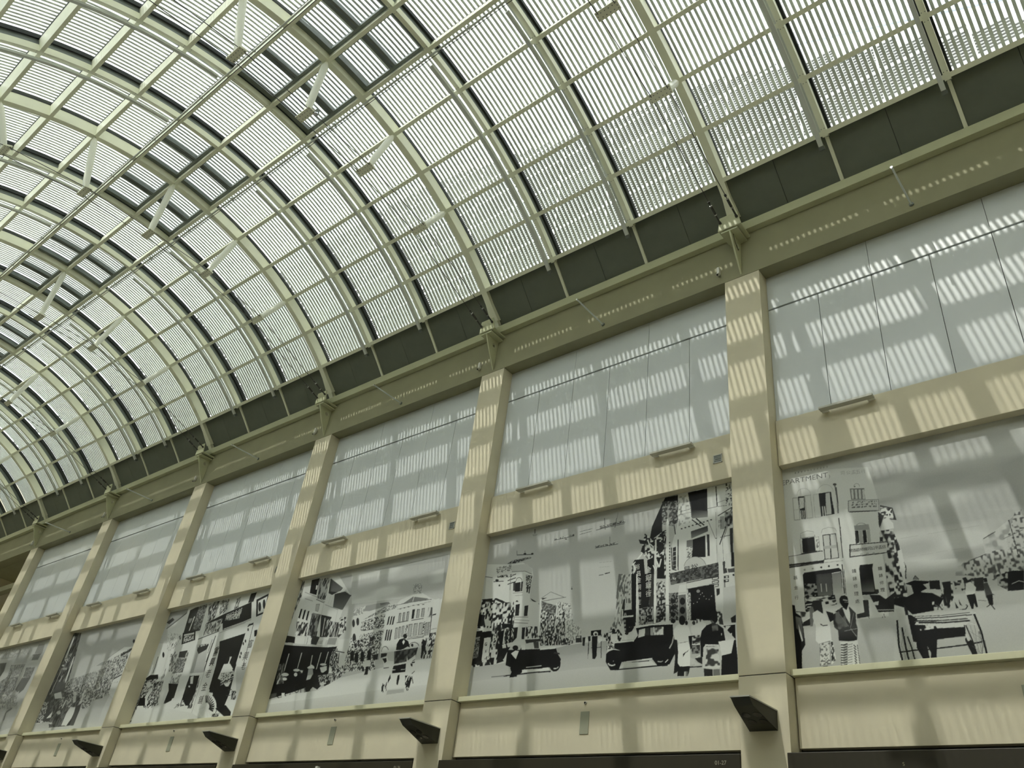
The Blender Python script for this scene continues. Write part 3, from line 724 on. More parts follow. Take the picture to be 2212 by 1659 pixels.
  ["l",50,4,[291,59,300,46]],
  ["l",50,4,[290,47,299,34]],
  ["l",50,4,[290,34,299,21]],
  ["l",60,3,[310,121,312,111]],
  ["l",60,3,[310,109,312,99]],
  ["l",60,3,[310,98,312,88]],
  ["l",60,3,[310,86,312,76]],
  ["l",60,3,[310,74,313,64]],
  ["l",60,3,[310,62,313,52]],
  ["l",60,3,[310,51,313,41]],
  ["l",60,3,[311,39,313,29]],
  ["n",150,188,0.5,24,34,[943,557,1010,591,1060,623,1141,669,1075,355,799,397,804,422,845,456,942,485]],
  ["n",90,190,0.4,12,20,[844,451,937,481,991,492,1102,482,1080,378,963,348,839,396]],
  ["n",90,180,0.35,14,14,[1103,666,1141,669,1102,482,1040,483,1042,534]],
  ["l",60,3,[1069,629,1071,554,1073,443]],
  ["l",70,3,[947,556,1004,582]],
  ["l",80,3,[877,461,942,480]],
  ["l",90,2,[1030,541,1116,570]],
  ["l",160,1,[583,624,857,626,943,625]],
  ["l",165,1,[602,522,867,527]],
  ["p",35,[1003,381,1037,385,1080,378,1062,291,998,295]],
  ["l",190,3,[1020,325,1051,335,1069,327]],
  ["l",200,3,[1026,291,1062,291]],
  ["n",40,170,0.5,16,16,[968,376,1015,379,999,299,963,328]],
  ["n",45,200,0.5,14,20,[558,656,576,576,586,477,580,405,573,324,512,327]],
  ["p",200,[559,562,580,569,584,478,572,385,559,460]],
  ["p",60,[870,374,913,373,905,310,867,313]],
  ["n",60,190,0.45,12,12,[786,372,874,374,863,312,787,327]],
  ["p",215,[835,350,856,360,875,329,865,301,826,297,827,317]],
  ["p",50,[825,381,841,384,847,368,866,375,858,359,832,355]],
  ["p",40,[828,299,865,301,866,239,858,238,853,260,846,232,838,233]],
  ["p",80,[907,344,925,346,935,292,944,283,926,288,925,241,907,277]],
  ["p",45,[912,368,926,367,926,349,912,348]],
  ["p",40,[909,286,935,289,929,240,913,242]],
  ["l",40,3,[915,242,901,234]],
  ["l",40,4,[921,241,931,219]],
  ["l",90,2,[872,269,904,262]],
  ["n",40,200,0.5,12,20,[742,373,780,363,773,295,747,249,717,253,719,317]],
  ["p",40,[681,390,726,386,725,341,678,347]],
  ["p",200,[640,350,701,347,730,330,722,311,666,329]],
  ["p",45,[735,374,773,374,764,296,743,250,742,299]],
  ["p",28,[571,391,615,402,680,388,676,378,651,377,666,354,636,343,640,338,685,329,729,296,700,255,698,246,583,238,556,273,507,295,511,325,573,326,603,338,598,379]],
  ["p",120,[609,406,623,426,638,401]],
  ["l",40,2,[611,408,623,425,637,404]],
  ["p",205,[678,287,687,287,685,272,676,273]],
  ["p",190,[681,262,698,260,695,244,680,244]],
  ["l",60,4,[703,274,715,243]],
  ["l",110,4,[689,271,720,245]],
  ["p",40,[775,272,786,244,775,243]],
  ["p",40,[792,282,802,252,793,258]],
  ["l",50,4,[788,234,815,236,825,249,818,255]],
  ["p",45,[550,294,565,267,565,237,551,239]],
  ["p",190,[509,274,538,275,540,245,556,224,549,190,523,208]],
  ["p",32,[560,238,596,234,603,189,799,171,793,116,671,110,657,37,658,16,628,17,636,53,625,86,626,19,603,16,578,81,580,107,567,111]],
  ["p",195,[576,236,684,245,831,231,843,218,831,186,801,162,717,171,585,188,603,213]],
  ["l",30,2,[591,227,711,218,828,218]],
  ["l",50,4,[585,218,712,209,835,207]],
  ["l",70,5,[592,207,705,195,815,191]],
  ["l",60,7,[604,196,714,184,822,181]],
  ["l",90,3,[587,203,654,195,720,195]],
  ["p",200,[629,181,790,173,795,153,680,161,639,158]],
  ["n",40,205,0.5,16,12,[604,165,673,176,680,161,610,147]],
  ["p",32,[599,158,680,161,796,155,793,114,671,111,592,118]],
  ["l",28,8,[510,219,501,98,508,20]],
  ["l",28,7,[527,183,531,86,536,17]],
  ["l",28,6,[545,137,556,84,563,17]],
  ["l",28,6,[498,68,567,71,634,69,786,75,854,82]],
  ["l",110,1,[520,184,527,77]],
  ["l",110,1,[541,171,502,79]],
  ["l",110,1,[514,97,524,21]],
  ["l",110,1,[529,58,510,22]],
  ["l",30,8,[844,209,858,128,863,17]],
  ["l",45,5,[801,162,817,86,825,15]],
  ["p",35,[791,107,814,91,825,15,808,16,793,70,786,98]],
  ["p",190,[790,121,803,124,806,92,797,90]],
  ["l",110,1,[818,160,838,21]],
  ["l",110,1,[836,167,830,22]],
  ["l",110,1,[846,129,841,17]],
  ["l",110,1,[813,133,859,91]],
  ["l",110,1,[810,69,850,20]],
  ["l",60,2,[850,129,852,64,841,16]],
  ["p",210,[850,217,852,210,840,209]],
  ["l",200,4,[820,169,843,159]],
 ],
 1: [
  ["g",170,205,[-34,1170,2043,1273,1983,-61,54,-6]],
  ["n",90,190,0.45,9,5,[604,1037,775,1039,776,1026,606,1024]],
  ["l",70,4,[606,1024,776,1026]],
  ["n",90,190,0.5,9,5,[982,1055,1181,1061,1182,1046,983,1040]],
  ["l",70,4,[983,1040,1182,1046]],
  ["l",80,4,[954,1034,1176,1036]],
  ["n",90,190,0.5,9,5,[956,920,1133,917,1134,903,957,906]],
  ["l",70,4,[957,906,1134,903]],
  ["l",90,3,[819,1047,923,1050]],
  ["l",80,3,[821,1026,917,1032]],
  ["l",110,2,[1121,1129,1116,1087]],
  ["l",90,4,[1014,1108,1027,1023]],
  ["l",90,4,[1113,1088,1103,1021]],
  ["l",90,3,[1067,967,1072,896]],
  ["l",120,1,[994,797,1092,792]],
  ["l",120,1,[996,766,1081,760]],
  ["l",60,4,[1000,712,1035,712]],
  ["l",50,6,[1045,716,1083,718]],
  ["p",80,[718,1013,717,1011,714,1010,711,1010,706,1011,703,1012,700,1014,699,1016,699,1018,702,1019,706,1019,710,1018,714,1016,716,1014]],
  ["p",150,[402,1106,452,1100,441,1088,412,1090]],
  ["l",120,12,[421,1144,426,1108]],
  ["p",90,[800,651,799,649,798,648,795,647,792,648,789,649,787,651,786,653,787,655,789,656,791,656,794,656,797,655,799,653]],
  ["l",90,3,[791,667,793,652]],
  ["l",60,5,[283,972,433,951]],
  ["p",50,[369,967,368,965,365,963,359,963,354,964,348,966,344,969,342,972,343,974,347,976,352,976,358,975,363,973,367,970]],
  ["p",50,[434,956,434,954,431,952,427,952,422,952,417,954,414,957,412,960,413,962,416,964,420,964,425,964,430,962,433,959]],
  ["l",60,3,[277,1006,283,971]],
  ["l",60,3,[352,993,355,974]],
  ["p",60,[202,919,251,938,413,937,419,926,273,915]],
  ["n",50,150,0.5,10,6,[201,923,251,938,413,937,419,926,274,911]],
  ["g",206,206,[8,947,246,908,348,906,439,847,455,793,442,701,468,454,52,465]],
  ["n",120,200,0.4,10,8,[103,908,241,909,249,862,112,861]],
  ["p",190,[242,901,388,889,440,839,440,810,376,842,250,854]],
  ["l",110,4,[255,852,377,838,440,806]],
  ["n",60,206,0.55,5,7,[385,811,446,794,442,701,405,706]],
  ["l",40,6,[221,818,296,829]],
  ["l",40,6,[226,791,300,802]],
  ["l",40,6,[230,764,304,775]],
  ["n",50,205,0.45,12,10,[122,844,258,834,266,815,127,828]],
  ["l",60,4,[6,854,78,836]],
  ["p",50,[143,807,142,804,138,802,131,801,123,802,116,805,110,808,108,812,109,815,113,817,120,818,128,816,135,814,141,810]],
  ["l",60,5,[93,803,190,793]],
  ["p",60,[162,767,162,763,161,761,158,760,154,760,151,762,148,765,147,769,147,772,149,774,152,775,155,775,159,773,161,770]],
  ["p",70,[281,775,300,774,311,705,289,710]],
  ["p",40,[301,765,347,765,353,696,307,700]],
  ["l",70,4,[306,779,305,783,306,786,307,789,308,792,311,795,313,797,317,798,320,799,324,799,328,799,332,798,336,797,340,795,344,792,348,789,351,786,353,782,355,779,357,775,358,771]],
  ["p",200,[311,789,343,788,349,769,319,770]],
  ["p",70,[352,765,370,766,371,697,355,695]],
  ["p",45,[410,734,421,733,423,679,411,682]],
  ["p",45,[430,721,439,719,439,669,430,674]],
  ["l",130,4,[247,832,260,719]],
  ["l",140,4,[290,693,377,685]],
  ["l",140,3,[311,672,380,667]],
  ["p",45,[326,610,367,606,372,525,336,527]],
  ["p",60,[350,621,350,615,347,611,342,609,336,610,331,613,327,618,324,624,325,630,328,634,333,636,338,635,344,632,348,627]],
  ["p",45,[405,589,440,588,440,517,411,518]],
  ["p",60,[432,600,431,595,429,592,426,591,422,591,418,594,415,597,414,602,414,606,416,609,419,611,423,610,427,608,430,604]],
  ["p",55,[451,636,526,594,536,582,471,615]],
  ["g",195,200,[453,621,537,579,550,478,459,516]],
  ["p",60,[511,531,531,528,535,466,513,470]],
  ["p",130,[551,601,688,553,695,488,679,490,556,566]],
  ["n",90,150,0.5,12,12,[551,601,688,553,690,495,557,559]],
  ["l",110,4,[551,601,752,602]],
  ["l",130,4,[548,623,621,656,736,604]],
  ["p",60,[548,623,596,620,558,611]],
  ["n",60,200,0.5,10,14,[558,545,691,488,790,557,820,460,821,413,468,452,568,476]],
  ["n",110,200,0.4,8,14,[688,583,795,549,820,460,829,412,707,425]],
  ["l",215,8,[543,616,555,442]],
  ["l",215,5,[680,571,686,428]],
  ["n",40,205,0.5,18,26,[9,687,144,677,322,603,335,467,7,504]],
  ["p",205,[136,752,244,692,253,641,143,684]],
  ["p",35,[-8,579,61,567,70,497,-3,505]],
  ["l",45,14,[40,676,134,656]],
  ["l",45,14,[146,669,246,623]],
  ["n",40,205,0.5,20,26,[4,611,122,639,309,630,349,375,308,305,156,205,8,217]],
  ["g",206,200,[318,628,525,601,566,353,371,346]],
  ["p",45,[329,606,364,608,368,527,335,529]],
  ["p",45,[409,588,441,588,443,516,413,518]],
  ["l",140,5,[326,522,451,507]],
  ["l",130,5,[332,483,457,465]],
  ["l",150,4,[338,503,464,481]],
  ["p",40,[329,449,373,448,373,379,344,355]],
  ["p",45,[409,442,437,440,438,362,416,365]],
  ["n",50,205,0.5,14,22,[443,446,539,435,553,361,447,358]],
  ["n",60,200,0.5,9,16,[548,557,690,492,801,525,822,314,578,325]],
  ["p",130,[550,591,683,553,678,493,567,541]],
  ["n",90,145,0.5,14,10,[550,591,683,553,678,493,567,541]],
  ["n",140,205,0.4,8,12,[748,558,801,525,822,430,894,383,901,300,776,306]],
  ["l",215,10,[550,570,556,357]],
  ["l",215,6,[687,553,687,340]],
  ["l",205,5,[770,469,784,305]],
  ["n",40,190,0.5,10,18,[555,374,771,345,822,314,817,289,581,306]],
  ["p",35,[0,582,60,567,51,490,-2,496]],
  ["p",205,[1,481,139,469,143,451,45,448]],
  ["p",200,[57,535,121,521,128,481,75,491]],
  ["p",35,[54,450,139,448,137,407,58,408]],
  ["p",212,[82,405,142,406,145,239,85,244]],
  ["n",60,205,0.4,8,8,[97,373,118,372,115,350,94,351]],
  ["n",60,205,0.4,8,8,[106,325,127,325,124,303,103,304]],
  ["n",60,205,0.4,8,8,[115,278,136,278,133,256,112,257]],
  ["p",40,[-4,460,52,461,82,405,87,237,0,231]],
  ["n",60,150,0.5,9,9,[-5,418,42,420,50,281,6,271]],
  ["p",210,[161,449,188,452,201,254,177,267]],
  ["n",45,205,0.45,9,10,[161,449,188,452,194,336,177,338]],
  ["p",35,[197,432,267,445,337,451,345,348,309,298,282,247,219,253,230,346]],
  ["n",40,205,0.5,9,16,[252,453,272,453,280,341,260,343]],
  ["n",40,205,0.5,9,16,[284,450,304,449,311,338,291,340]],
  ["n",40,205,0.5,9,16,[320,446,340,445,347,335,327,337]],
  ["l",210,9,[260,432,260,350]],
  ["p",35,[219,489,306,479,310,454,237,459]],
  ["p",40,[154,265,199,265,199,215,187,209,160,245]],
  ["p",200,[164,312,192,306,195,265,167,267]],
  ["p",45,[226,266,261,269,285,234,225,223]],
  ["p",50,[43,248,93,254,89,224,47,227]],
  ["p",50,[134,254,160,258,168,214,138,216]],
  ["g",165,190,[8,217,287,221,778,287,985,292,1761,248,1845,-66,1175,-14,490,16,3,19]],
  ["g",185,150,[8,123,998,138,1879,110,1875,-47,12,18]],
  ["p",60,[855,339,898,338,905,296,859,299]],
  ["p",190,[861,336,890,335,891,325,862,326]],
  ["p",40,[907,325,930,325,927,272,913,274]],
  ["p",45,[949,327,968,328,970,296,954,298]],
  ["n",60,190,0.5,10,12,[782,325,853,317,855,295,784,297]],
  ["p",205,[292,350,447,358,453,330,305,322]],
  ["p",60,[447,358,575,351,581,335,493,334,460,332]],
  ["p",30,[308,305,414,295,424,314,457,294,584,286,707,281,727,241,755,207,745,158,689,163,467,167,437,144,381,123,353,189,307,206,305,272]],
  ["p",195,[493,334,577,335,575,287,503,297]],
  ["p",70,[519,335,561,334,571,290,533,294]],
  ["p",210,[417,328,452,328,457,292,427,295]],
  ["l",210,12,[580,285,706,282]],
  ["p",60,[690,247,744,236,739,246,701,256]],
  ["p",28,[756,182,754,160,743,143,726,135,705,136,685,148,670,167,663,190,665,212,676,229,693,237,714,236,734,224,749,205]],
  ["l",190,8,[740,163,740,162,740,161,739,160,738,159,738,158,736,157,735,156,733,155,731,155,729,154,727,154,725,153,722,153,720,153,717,153,714,153,712,153,709,154,706,154,704,155]],
  ["p",28,[462,174,459,158,446,146,424,140,400,142,376,151,358,166,350,183,353,200,366,212,388,218,413,216,436,206,454,192]],
  ["l",30,7,[301,138,554,142,684,138]],
  ["l",110,5,[195,140,318,139]],
  ["p",205,[450,166,664,164,675,146,453,146]],
  ["l",200,5,[482,179,606,179]],
  ["l",35,8,[475,170,616,165]],
  ["p",214,[340,279,375,295,406,289,388,238,369,253]],
  ["p",30,[397,310,396,303,390,298,380,295,369,296,359,301,351,307,347,315,349,322,355,327,364,329,375,328,386,324,393,318]],
  ["p",28,[344,242,406,237,414,127,351,125,366,162]],
  ["p",212,[253,344,283,348,292,320,261,319]],
  ["p",40,[1383,973,1450,1111,1475,1156,1566,1153,1567,1107,1454,1060,1458,880,1386,873,1370,896]],
  ["n",70,150,0.5,12,14,[1453,1132,1567,1114,1568,968,1529,948,1456,976]],
  ["g",206,206,[1566,1164,1932,1150,1927,551,1506,614,1530,839,1568,968]],
  ["n",150,206,0.35,14,20,[1567,1143,1635,1141,1656,950,1572,939]],
  ["p",35,[1636,1155,1769,1152,1769,961,1719,1005,1663,976,1653,1053]],
  ["l",90,6,[1653,1088,1663,982]],
  ["g",40,140,[1663,1030,1770,1001,1769,961,1663,972]],
  ["l",40,6,[1827,1153,1833,1018]],
  ["l",60,2,[1571,1015,1828,1016,1927,1008]],
  ["l",70,2,[1578,1035,1656,1039]],
  ["l",90,2,[1835,1041,1929,1055]],
  ["p",80,[1898,1151,1912,1151,1907,1012,1894,1014]],
  ["n",60,206,0.4,10,12,[1892,1159,1932,1153,1927,1001,1891,1009]],
  ["p",60,[1656,889,1768,904,1770,874,1659,842]],
  ["g",60,130,[1656,889,1768,904,1770,868,1659,842]],
  ["p",35,[1666,834,1751,845,1752,709,1659,722]],
  ["p",206,[1754,844,1761,843,1765,713,1756,709]],
  ["p",60,[1761,850,1778,846,1779,711,1765,713]],
  ["p",120,[1628,835,1669,834,1669,788,1628,792]],
  ["n",120,200,0.45,12,10,[1625,789,1669,788,1662,725,1628,717]],
  ["p",50,[1600,917,1599,915,1597,914,1595,914,1592,915,1589,916,1587,918,1586,920,1587,921,1589,922,1591,923,1595,922,1597,921,1599,919]],
  ["p",50,[1625,920,1625,918,1623,917,1620,917,1617,917,1614,919,1612,920,1611,922,1612,924,1614,925,1617,925,1620,925,1623,923,1625,921]],
  ["p",50,[1650,922,1650,920,1648,919,1645,919,1642,920,1639,921,1637,923,1636,925,1637,926,1639,927,1642,928,1645,927,1648,926,1650,924]],
  ["p",50,[1675,925,1675,923,1673,922,1670,922,1667,922,1664,924,1662,925,1661,927,1662,929,1664,930,1667,930,1670,930,1673,928,1675,926]],
  ["p",50,[1700,927,1699,925,1697,924,1695,924,1692,925,1689,926,1687,928,1686,930,1687,931,1689,932,1692,933,1695,932,1697,931,1699,929]],
  ["p",50,[1725,929,1724,928,1722,927,1719,927,1716,927,1714,929,1712,930,1711,932,1712,934,1714,935,1716,935,1719,934,1722,933,1724,931]],
  ["p",50,[1749,932,1748,930,1747,929,1744,929,1741,930,1738,931,1736,933,1736,935,1736,936,1738,937,1741,937,1744,937,1747,936,1749,934]],
  ["p",50,[1774,934,1773,933,1771,932,1768,932,1765,932,1763,933,1761,935,1760,937,1761,939,1763,940,1765,940,1768,939,1771,938,1773,936]],
  ["p",50,[1798,937,1797,935,1795,934,1793,934,1790,935,1787,936,1785,938,1784,940,1785,941,1787,942,1790,942,1793,942,1795,940,1797,939]],
  ["l",45,6,[1663,965,1724,909]],
  ["l",45,7,[1691,967,1745,912]],
  ["l",60,2,[1769,941,1817,813]],
  ["l",50,3,[1817,813,1927,818]],
  ["p",200,[1824,1003,1834,1006,1861,654,1856,562,1831,565]],
  ["l",120,2,[1822,983,1826,666]],
  ["l",120,2,[1860,831,1865,659]],
  ["l",40,5,[1836,954,1927,991]],
  ["l",40,6,[1928,991,1905,920,1843,770]],
  ["l",60,3,[1904,900,1869,803]],
  ["p",150,[1849,948,1876,945,1876,863,1849,865]],
  ["t","牌",60,1850,916,0.08,0.0,0.0],
  ["t","行",60,1849,888,0.08,0.0,0.0],
  ["p",60,[1909,860,1929,860,1924,625,1911,624]],
  ["n",50,150,0.5,16,18,[1880,971,1929,967,1929,882,1877,866]],
  ["p",190,[1755,640,1747,611,1727,590,1699,581,1667,585,1638,603,1618,631,1611,663,1618,693,1638,714,1668,723,1700,718,1729,699,1748,671]],
  ["l",120,3,[1610,675,1613,684,1617,693,1622,701,1628,708,1636,713,1644,718,1654,721,1663,723,1673,723,1684,722,1694,720,1704,716,1714,711,1723,705,1731,698,1738,690,1744,681,1749,671,1753,662,1755,652]],
  ["p",75,[1505,644,1830,662,1834,565,1513,613]],
  ["t","昌",35,1631,648,0.164,0.0,0.0],
  ["t","裕",35,1680,655,0.168,0.0,0.0],
  ["l",60,6,[1444,855,1453,977]],
  ["l",60,3,[1450,1111,1458,880]],
  ["n",40,206,0.5,16,16,[1332,938,1385,886,1472,932,1487,874,1475,743,1360,762,1307,812]],
  ["l",214,8,[1357,885,1388,798]],
  ["l",214,9,[1358,810,1402,822]],
  ["l",214,7,[1371,861,1402,829]],
  ["l",60,5,[1330,876,1337,793]],
  ["l",214,12,[1275,763,1322,809]],
  ["p",50,[1288,904,1330,890,1327,866,1300,874]],
  ["p",45,[1330,869,1336,807,1306,819]],
  ["p",45,[1415,874,1459,852,1488,820,1439,776]],
  ["p",32,[1264,772,1330,767,1346,638,1251,653,1246,741]],
  ["p",32,[1356,756,1403,768,1421,627,1364,635]],
  ["p",35,[1425,765,1475,743,1478,618,1428,626]],
  ["n",40,206,0.5,10,18,[1246,748,1275,763,1280,648,1247,653]],
  ["t","裕",200,1286,724,0.126,0.0,0.0],
  ["t","昌",200,1297,678,0.119,0.0,0.0],
  ["t","金",200,1365,693,0.147,0.0,0.0],
  ["t","銀",200,1369,642,0.146,0.0,0.0],
  ["l",214,10,[1418,746,1441,696]],
  ["l",214,10,[1454,747,1441,696]],
  ["l",50,6,[1465,926,1490,928]],
  ["l",50,6,[1465,912,1490,914]],
  ["p",208,[1485,984,1494,1010,1503,981,1516,613,1488,617]],
  ["p",208,[1407,882,1419,880,1420,627,1411,628]],
  ["n",50,206,0.5,8,20,[1471,891,1487,888,1488,617,1478,618]],
  ["p",45,[1515,842,1515,840,1514,839,1512,838,1510,838,1509,840,1507,842,1507,844,1507,846,1508,847,1510,848,1512,847,1514,846,1515,844]],
  ["p",45,[1516,822,1515,820,1514,819,1512,818,1511,818,1509,820,1508,821,1507,824,1508,826,1509,827,1510,828,1512,827,1514,826,1515,824]],
  ["p",45,[1516,802,1516,800,1514,799,1513,798,1511,798,1509,800,1508,801,1508,804,1508,805,1509,807,1511,807,1513,807,1514,806,1516,804]],
  ["p",45,[1516,782,1516,780,1515,779,1513,778,1511,779,1509,780,1508,782,1508,784,1508,786,1509,787,1511,788,1513,787,1515,786,1516,784]],
  ["p",45,[1517,762,1516,760,1515,759,1513,758,1511,759,1510,760,1509,762,1508,764,1509,766,1510,767,1511,768,1513,767,1515,766,1516,764]],
  ["p",45,[1517,743,1516,741,1515,739,1514,739,1512,739,1510,740,1509,742,1508,744,1509,746,1510,747,1512,748,1514,748,1515,746,1516,745]],
  ["p",45,[1517,723,1517,721,1516,720,1514,719,1512,719,1510,721,1509,722,1509,724,1509,726,1510,728,1512,728,1514,728,1516,727,1517,725]],
  ["p",45,[1517,703,1517,702,1516,700,1514,700,1512,700,1511,701,1509,703,1509,705,1509,707,1511,708,1512,709,1514,708,1516,707,1517,706]],
  ["p",45,[1518,684,1517,682,1516,681,1515,680,1513,680,1511,682,1510,683,1509,685,1510,687,1511,689,1513,689,1514,689,1516,688,1517,686]],
  ["p",45,[1518,665,1518,663,1516,661,1515,661,1513,661,1511,662,1510,664,1510,666,1510,668,1511,669,1513,670,1515,670,1516,668,1518,667]],
  ["p",45,[1518,645,1518,644,1517,642,1515,642,1513,642,1512,643,1510,645,1510,647,1510,649,1511,650,1513,651,1515,650,1517,649,1518,647]],
  ["p",45,[1519,626,1518,624,1517,623,1515,622,1514,623,1512,624,1511,626,1510,628,1511,629,1512,631,1513,631,1515,631,1517,630,1518,628]],
  ["l",50,6,[1524,807,1532,669,1560,658]],
  ["p",60,[1534,805,1555,808,1557,671,1536,668]],
  ["l",206,3,[1535,779,1556,779]],
  ["l",206,3,[1535,749,1556,750]],
  ["l",206,3,[1535,720,1556,720]],
  ["l",206,3,[1536,691,1556,691]],
  ["l",40,6,[1569,852,1571,656]],
  ["l",60,6,[1520,1047,1540,960,1568,988]],
  ["l",60,6,[1540,953,1551,889]],
  ["p",208,[1489,765,1502,765,1516,362,1490,365]],
  ["p",208,[1404,808,1415,807,1429,372,1413,374]],
  ["p",80,[1512,636,1832,664,1835,587,1523,572]],
  ["n",60,110,0.45,16,12,[1512,636,1832,664,1835,587,1523,572]],
  ["p",200,[1534,617,1557,612,1556,596,1539,605]],
  ["t","表",30,1558,615,0.124,0.0,0.0],
  ["t","老",30,1606,619,0.123,0.0,0.0],
  ["t","錶",30,1652,622,0.122,0.0,0.0],
  ["t","鐘",30,1698,626,0.122,0.0,0.0],
  ["t","行",30,1744,630,0.121,0.0,0.0],
  ["t","表",30,1789,633,0.121,0.0,0.0],
  ["t","WATCH MAKERS &C",50,1605,579,0.061,0.066,0.621],
  ["p",205,[1581,565,1624,563,1625,517,1572,520]],
  ["l",45,4,[1627,570,1789,579]],
  ["p",200,[1627,565,1789,574,1793,545,1632,534]],
  ["l",50,2,[1629,532,1797,538]],
  ["p",205,[1832,662,1859,660,1855,322,1841,324]],
  ["p",70,[1859,662,1873,664,1887,592,1862,591]],
  ["p",90,[1887,614,1930,613,1931,589,1893,591]],
  ["p",200,[1879,708,1913,711,1912,623,1872,620]],
  ["p",45,[1915,706,1930,708,1930,624,1915,624]],
  ["p",200,[1862,583,1931,581,1931,512,1873,508]],
  ["p",45,[1929,572,1929,570,1927,568,1924,567,1922,568,1919,569,1918,572,1917,574,1918,577,1919,579,1922,579,1925,579,1927,577,1929,575]],
  ["p",50,[1790,577,1832,579,1833,563,1792,562]],
  ["p",205,[1793,573,1827,575,1829,567,1795,565]],
  ["p",50,[1789,556,1832,557,1833,542,1792,540]],
  ["p",205,[1793,552,1827,553,1828,545,1795,543]],
  ["p",50,[1789,534,1831,536,1832,520,1791,519]],
  ["p",205,[1792,530,1826,532,1828,524,1794,521]],
  ["p",50,[1864,576,1895,575,1895,560,1865,561]],
  ["p",205,[1875,572,1888,572,1889,564,1876,564]],
  ["p",50,[1863,554,1894,553,1894,538,1864,538]],
  ["p",205,[1874,550,1888,550,1888,542,1875,542]],
  ["l",40,5,[1869,538,1869,509]],
  ["p",30,[1636,533,1802,536,1815,327,1657,345]],
  ["p",140,[1714,508,1713,504,1709,501,1705,500,1699,501,1695,503,1692,507,1690,512,1692,515,1695,518,1700,520,1705,519,1709,516,1713,513]],
  ["p",200,[1731,495,1730,493,1730,492,1729,492,1728,492,1727,493,1726,494,1726,495,1726,497,1727,498,1728,498,1729,498,1730,497,1730,496]],
  ["p",200,[1720,488,1719,486,1719,485,1718,485,1717,485,1716,486,1715,487,1715,488,1715,489,1716,490,1717,491,1718,491,1719,490,1719,489]],
  ["p",200,[1741,474,1740,473,1740,472,1739,472,1738,472,1737,473,1736,474,1736,475,1736,476,1737,477,1738,478,1739,478,1740,477,1740,476]],
  ["p",200,[1711,464,1711,463,1710,462,1709,462,1708,462,1707,462,1707,464,1706,465,1707,466,1707,467,1708,468,1709,467,1710,467,1711,466]],
  ["p",200,[1788,469,1788,468,1787,467,1786,466,1785,466,1784,467,1784,468,1783,469,1784,471,1784,472,1785,472,1786,472,1787,471,1788,470]],
  ["p",200,[1755,457,1754,456,1754,455,1753,455,1752,455,1751,455,1750,456,1750,458,1750,459,1751,460,1752,460,1753,460,1754,460,1754,458]],
  ["p",200,[1773,452,1773,451,1772,450,1771,449,1770,450,1769,450,1769,451,1769,453,1769,454,1770,455,1770,455,1771,455,1772,455,1773,453]],
  ["p",200,[1657,458,1657,457,1657,456,1656,455,1655,456,1654,456,1653,457,1653,459,1653,460,1654,461,1655,461,1656,461,1657,461,1657,459]],
  ["p",200,[1698,446,1698,445,1697,444,1697,443,1696,443,1695,444,1694,445,1694,446,1694,448,1695,449,1696,449,1697,449,1698,448,1698,447]],
  ["p",200,[1675,440,1674,439,1674,438,1673,438,1672,438,1671,439,1670,440,1670,441,1670,442,1671,443,1672,444,1673,444,1674,443,1674,442]],
  ["p",205,[1809,509,1839,509,1842,386,1814,386]],
  ["p",50,[1815,508,1837,507,1836,475,1818,465]],
  ["g",190,190,[1629,510,1653,509,1657,345,1636,348]],
  ["n",120,200,0.5,7,7,[1632,510,1653,509,1657,345,1636,348]],
  ["p",110,[1574,507,1627,504,1629,348,1578,354]],
  ["l",205,6,[1574,507,1625,505,1632,348]],
  ["l",205,2,[1574,507,1578,354]],
  ["p",100,[1511,524,1572,520,1576,355,1516,362]],
  ["n",50,130,0.5,10,10,[1511,524,1572,520,1576,355,1516,362]],
  ["p",35,[1556,470,1554,464,1550,460,1543,458,1536,459,1529,462,1525,468,1523,474,1525,480,1529,484,1536,486,1543,485,1550,481,1554,476]],
  ["p",35,[1556,431,1555,425,1550,421,1544,419,1537,420,1530,423,1525,428,1524,435,1525,441,1530,445,1536,447,1544,446,1550,442,1555,437]],
  ["p",35,[1557,392,1555,386,1551,382,1544,380,1537,381,1531,384,1526,390,1524,396,1526,402,1530,406,1537,408,1544,407,1551,403,1555,398]],
  ["p",35,[1557,353,1556,348,1551,344,1545,342,1538,342,1531,346,1526,351,1525,357,1526,363,1531,367,1537,369,1544,368,1551,365,1556,360]],
  ["p",35,[1619,461,1617,452,1612,445,1605,442,1597,443,1590,448,1585,456,1583,466,1585,475,1590,482,1597,486,1605,484,1612,479,1617,471]],
  ["p",35,[1619,408,1617,399,1612,392,1605,389,1597,390,1590,395,1585,403,1583,412,1585,421,1590,428,1597,431,1605,430,1612,425,1617,417]],
  ["p",35,[1619,355,1617,346,1613,339,1605,336,1598,337,1590,342,1585,349,1584,359,1585,368,1590,375,1597,378,1605,377,1612,372,1617,364]],
  ["p",45,[1424,554,1486,563,1490,365,1456,369,1434,455]],
  ["n",40,180,0.5,14,16,[1424,554,1486,572,1488,474,1436,454]],
  ["n",40,195,0.5,16,24,[1369,553,1409,556,1414,373,1374,378]],
  ["n",110,200,0.4,12,10,[1423,600,1475,610,1477,520,1440,516]],
  ["t","V",214,1417,692,0.169,0.0,0.0],
  ["t","金",200,1368,690,0.112,0.0,0.0],
  ["t","銅",200,1369,638,0.11,0.0,0.0],
  ["t","綢",200,1371,587,0.109,0.0,0.0],
  ["t","庄",200,1373,537,0.108,0.0,0.0],
  ["n",110,200,0.4,10,22,[1165,696,1240,684,1255,375,1097,343,1137,401,1150,566]],
  ["p",120,[1150,698,1169,695,1161,630,1151,540,1140,541]],
  ["p",50,[1197,527,1207,532,1207,462,1185,471]],
  ["p",32,[1244,684,1285,677,1294,371,1261,399]],
  ["p",35,[1197,460,1266,458,1271,423,1198,424]],
  ["t","品",205,1213,430,0.077,0.0,0.0],
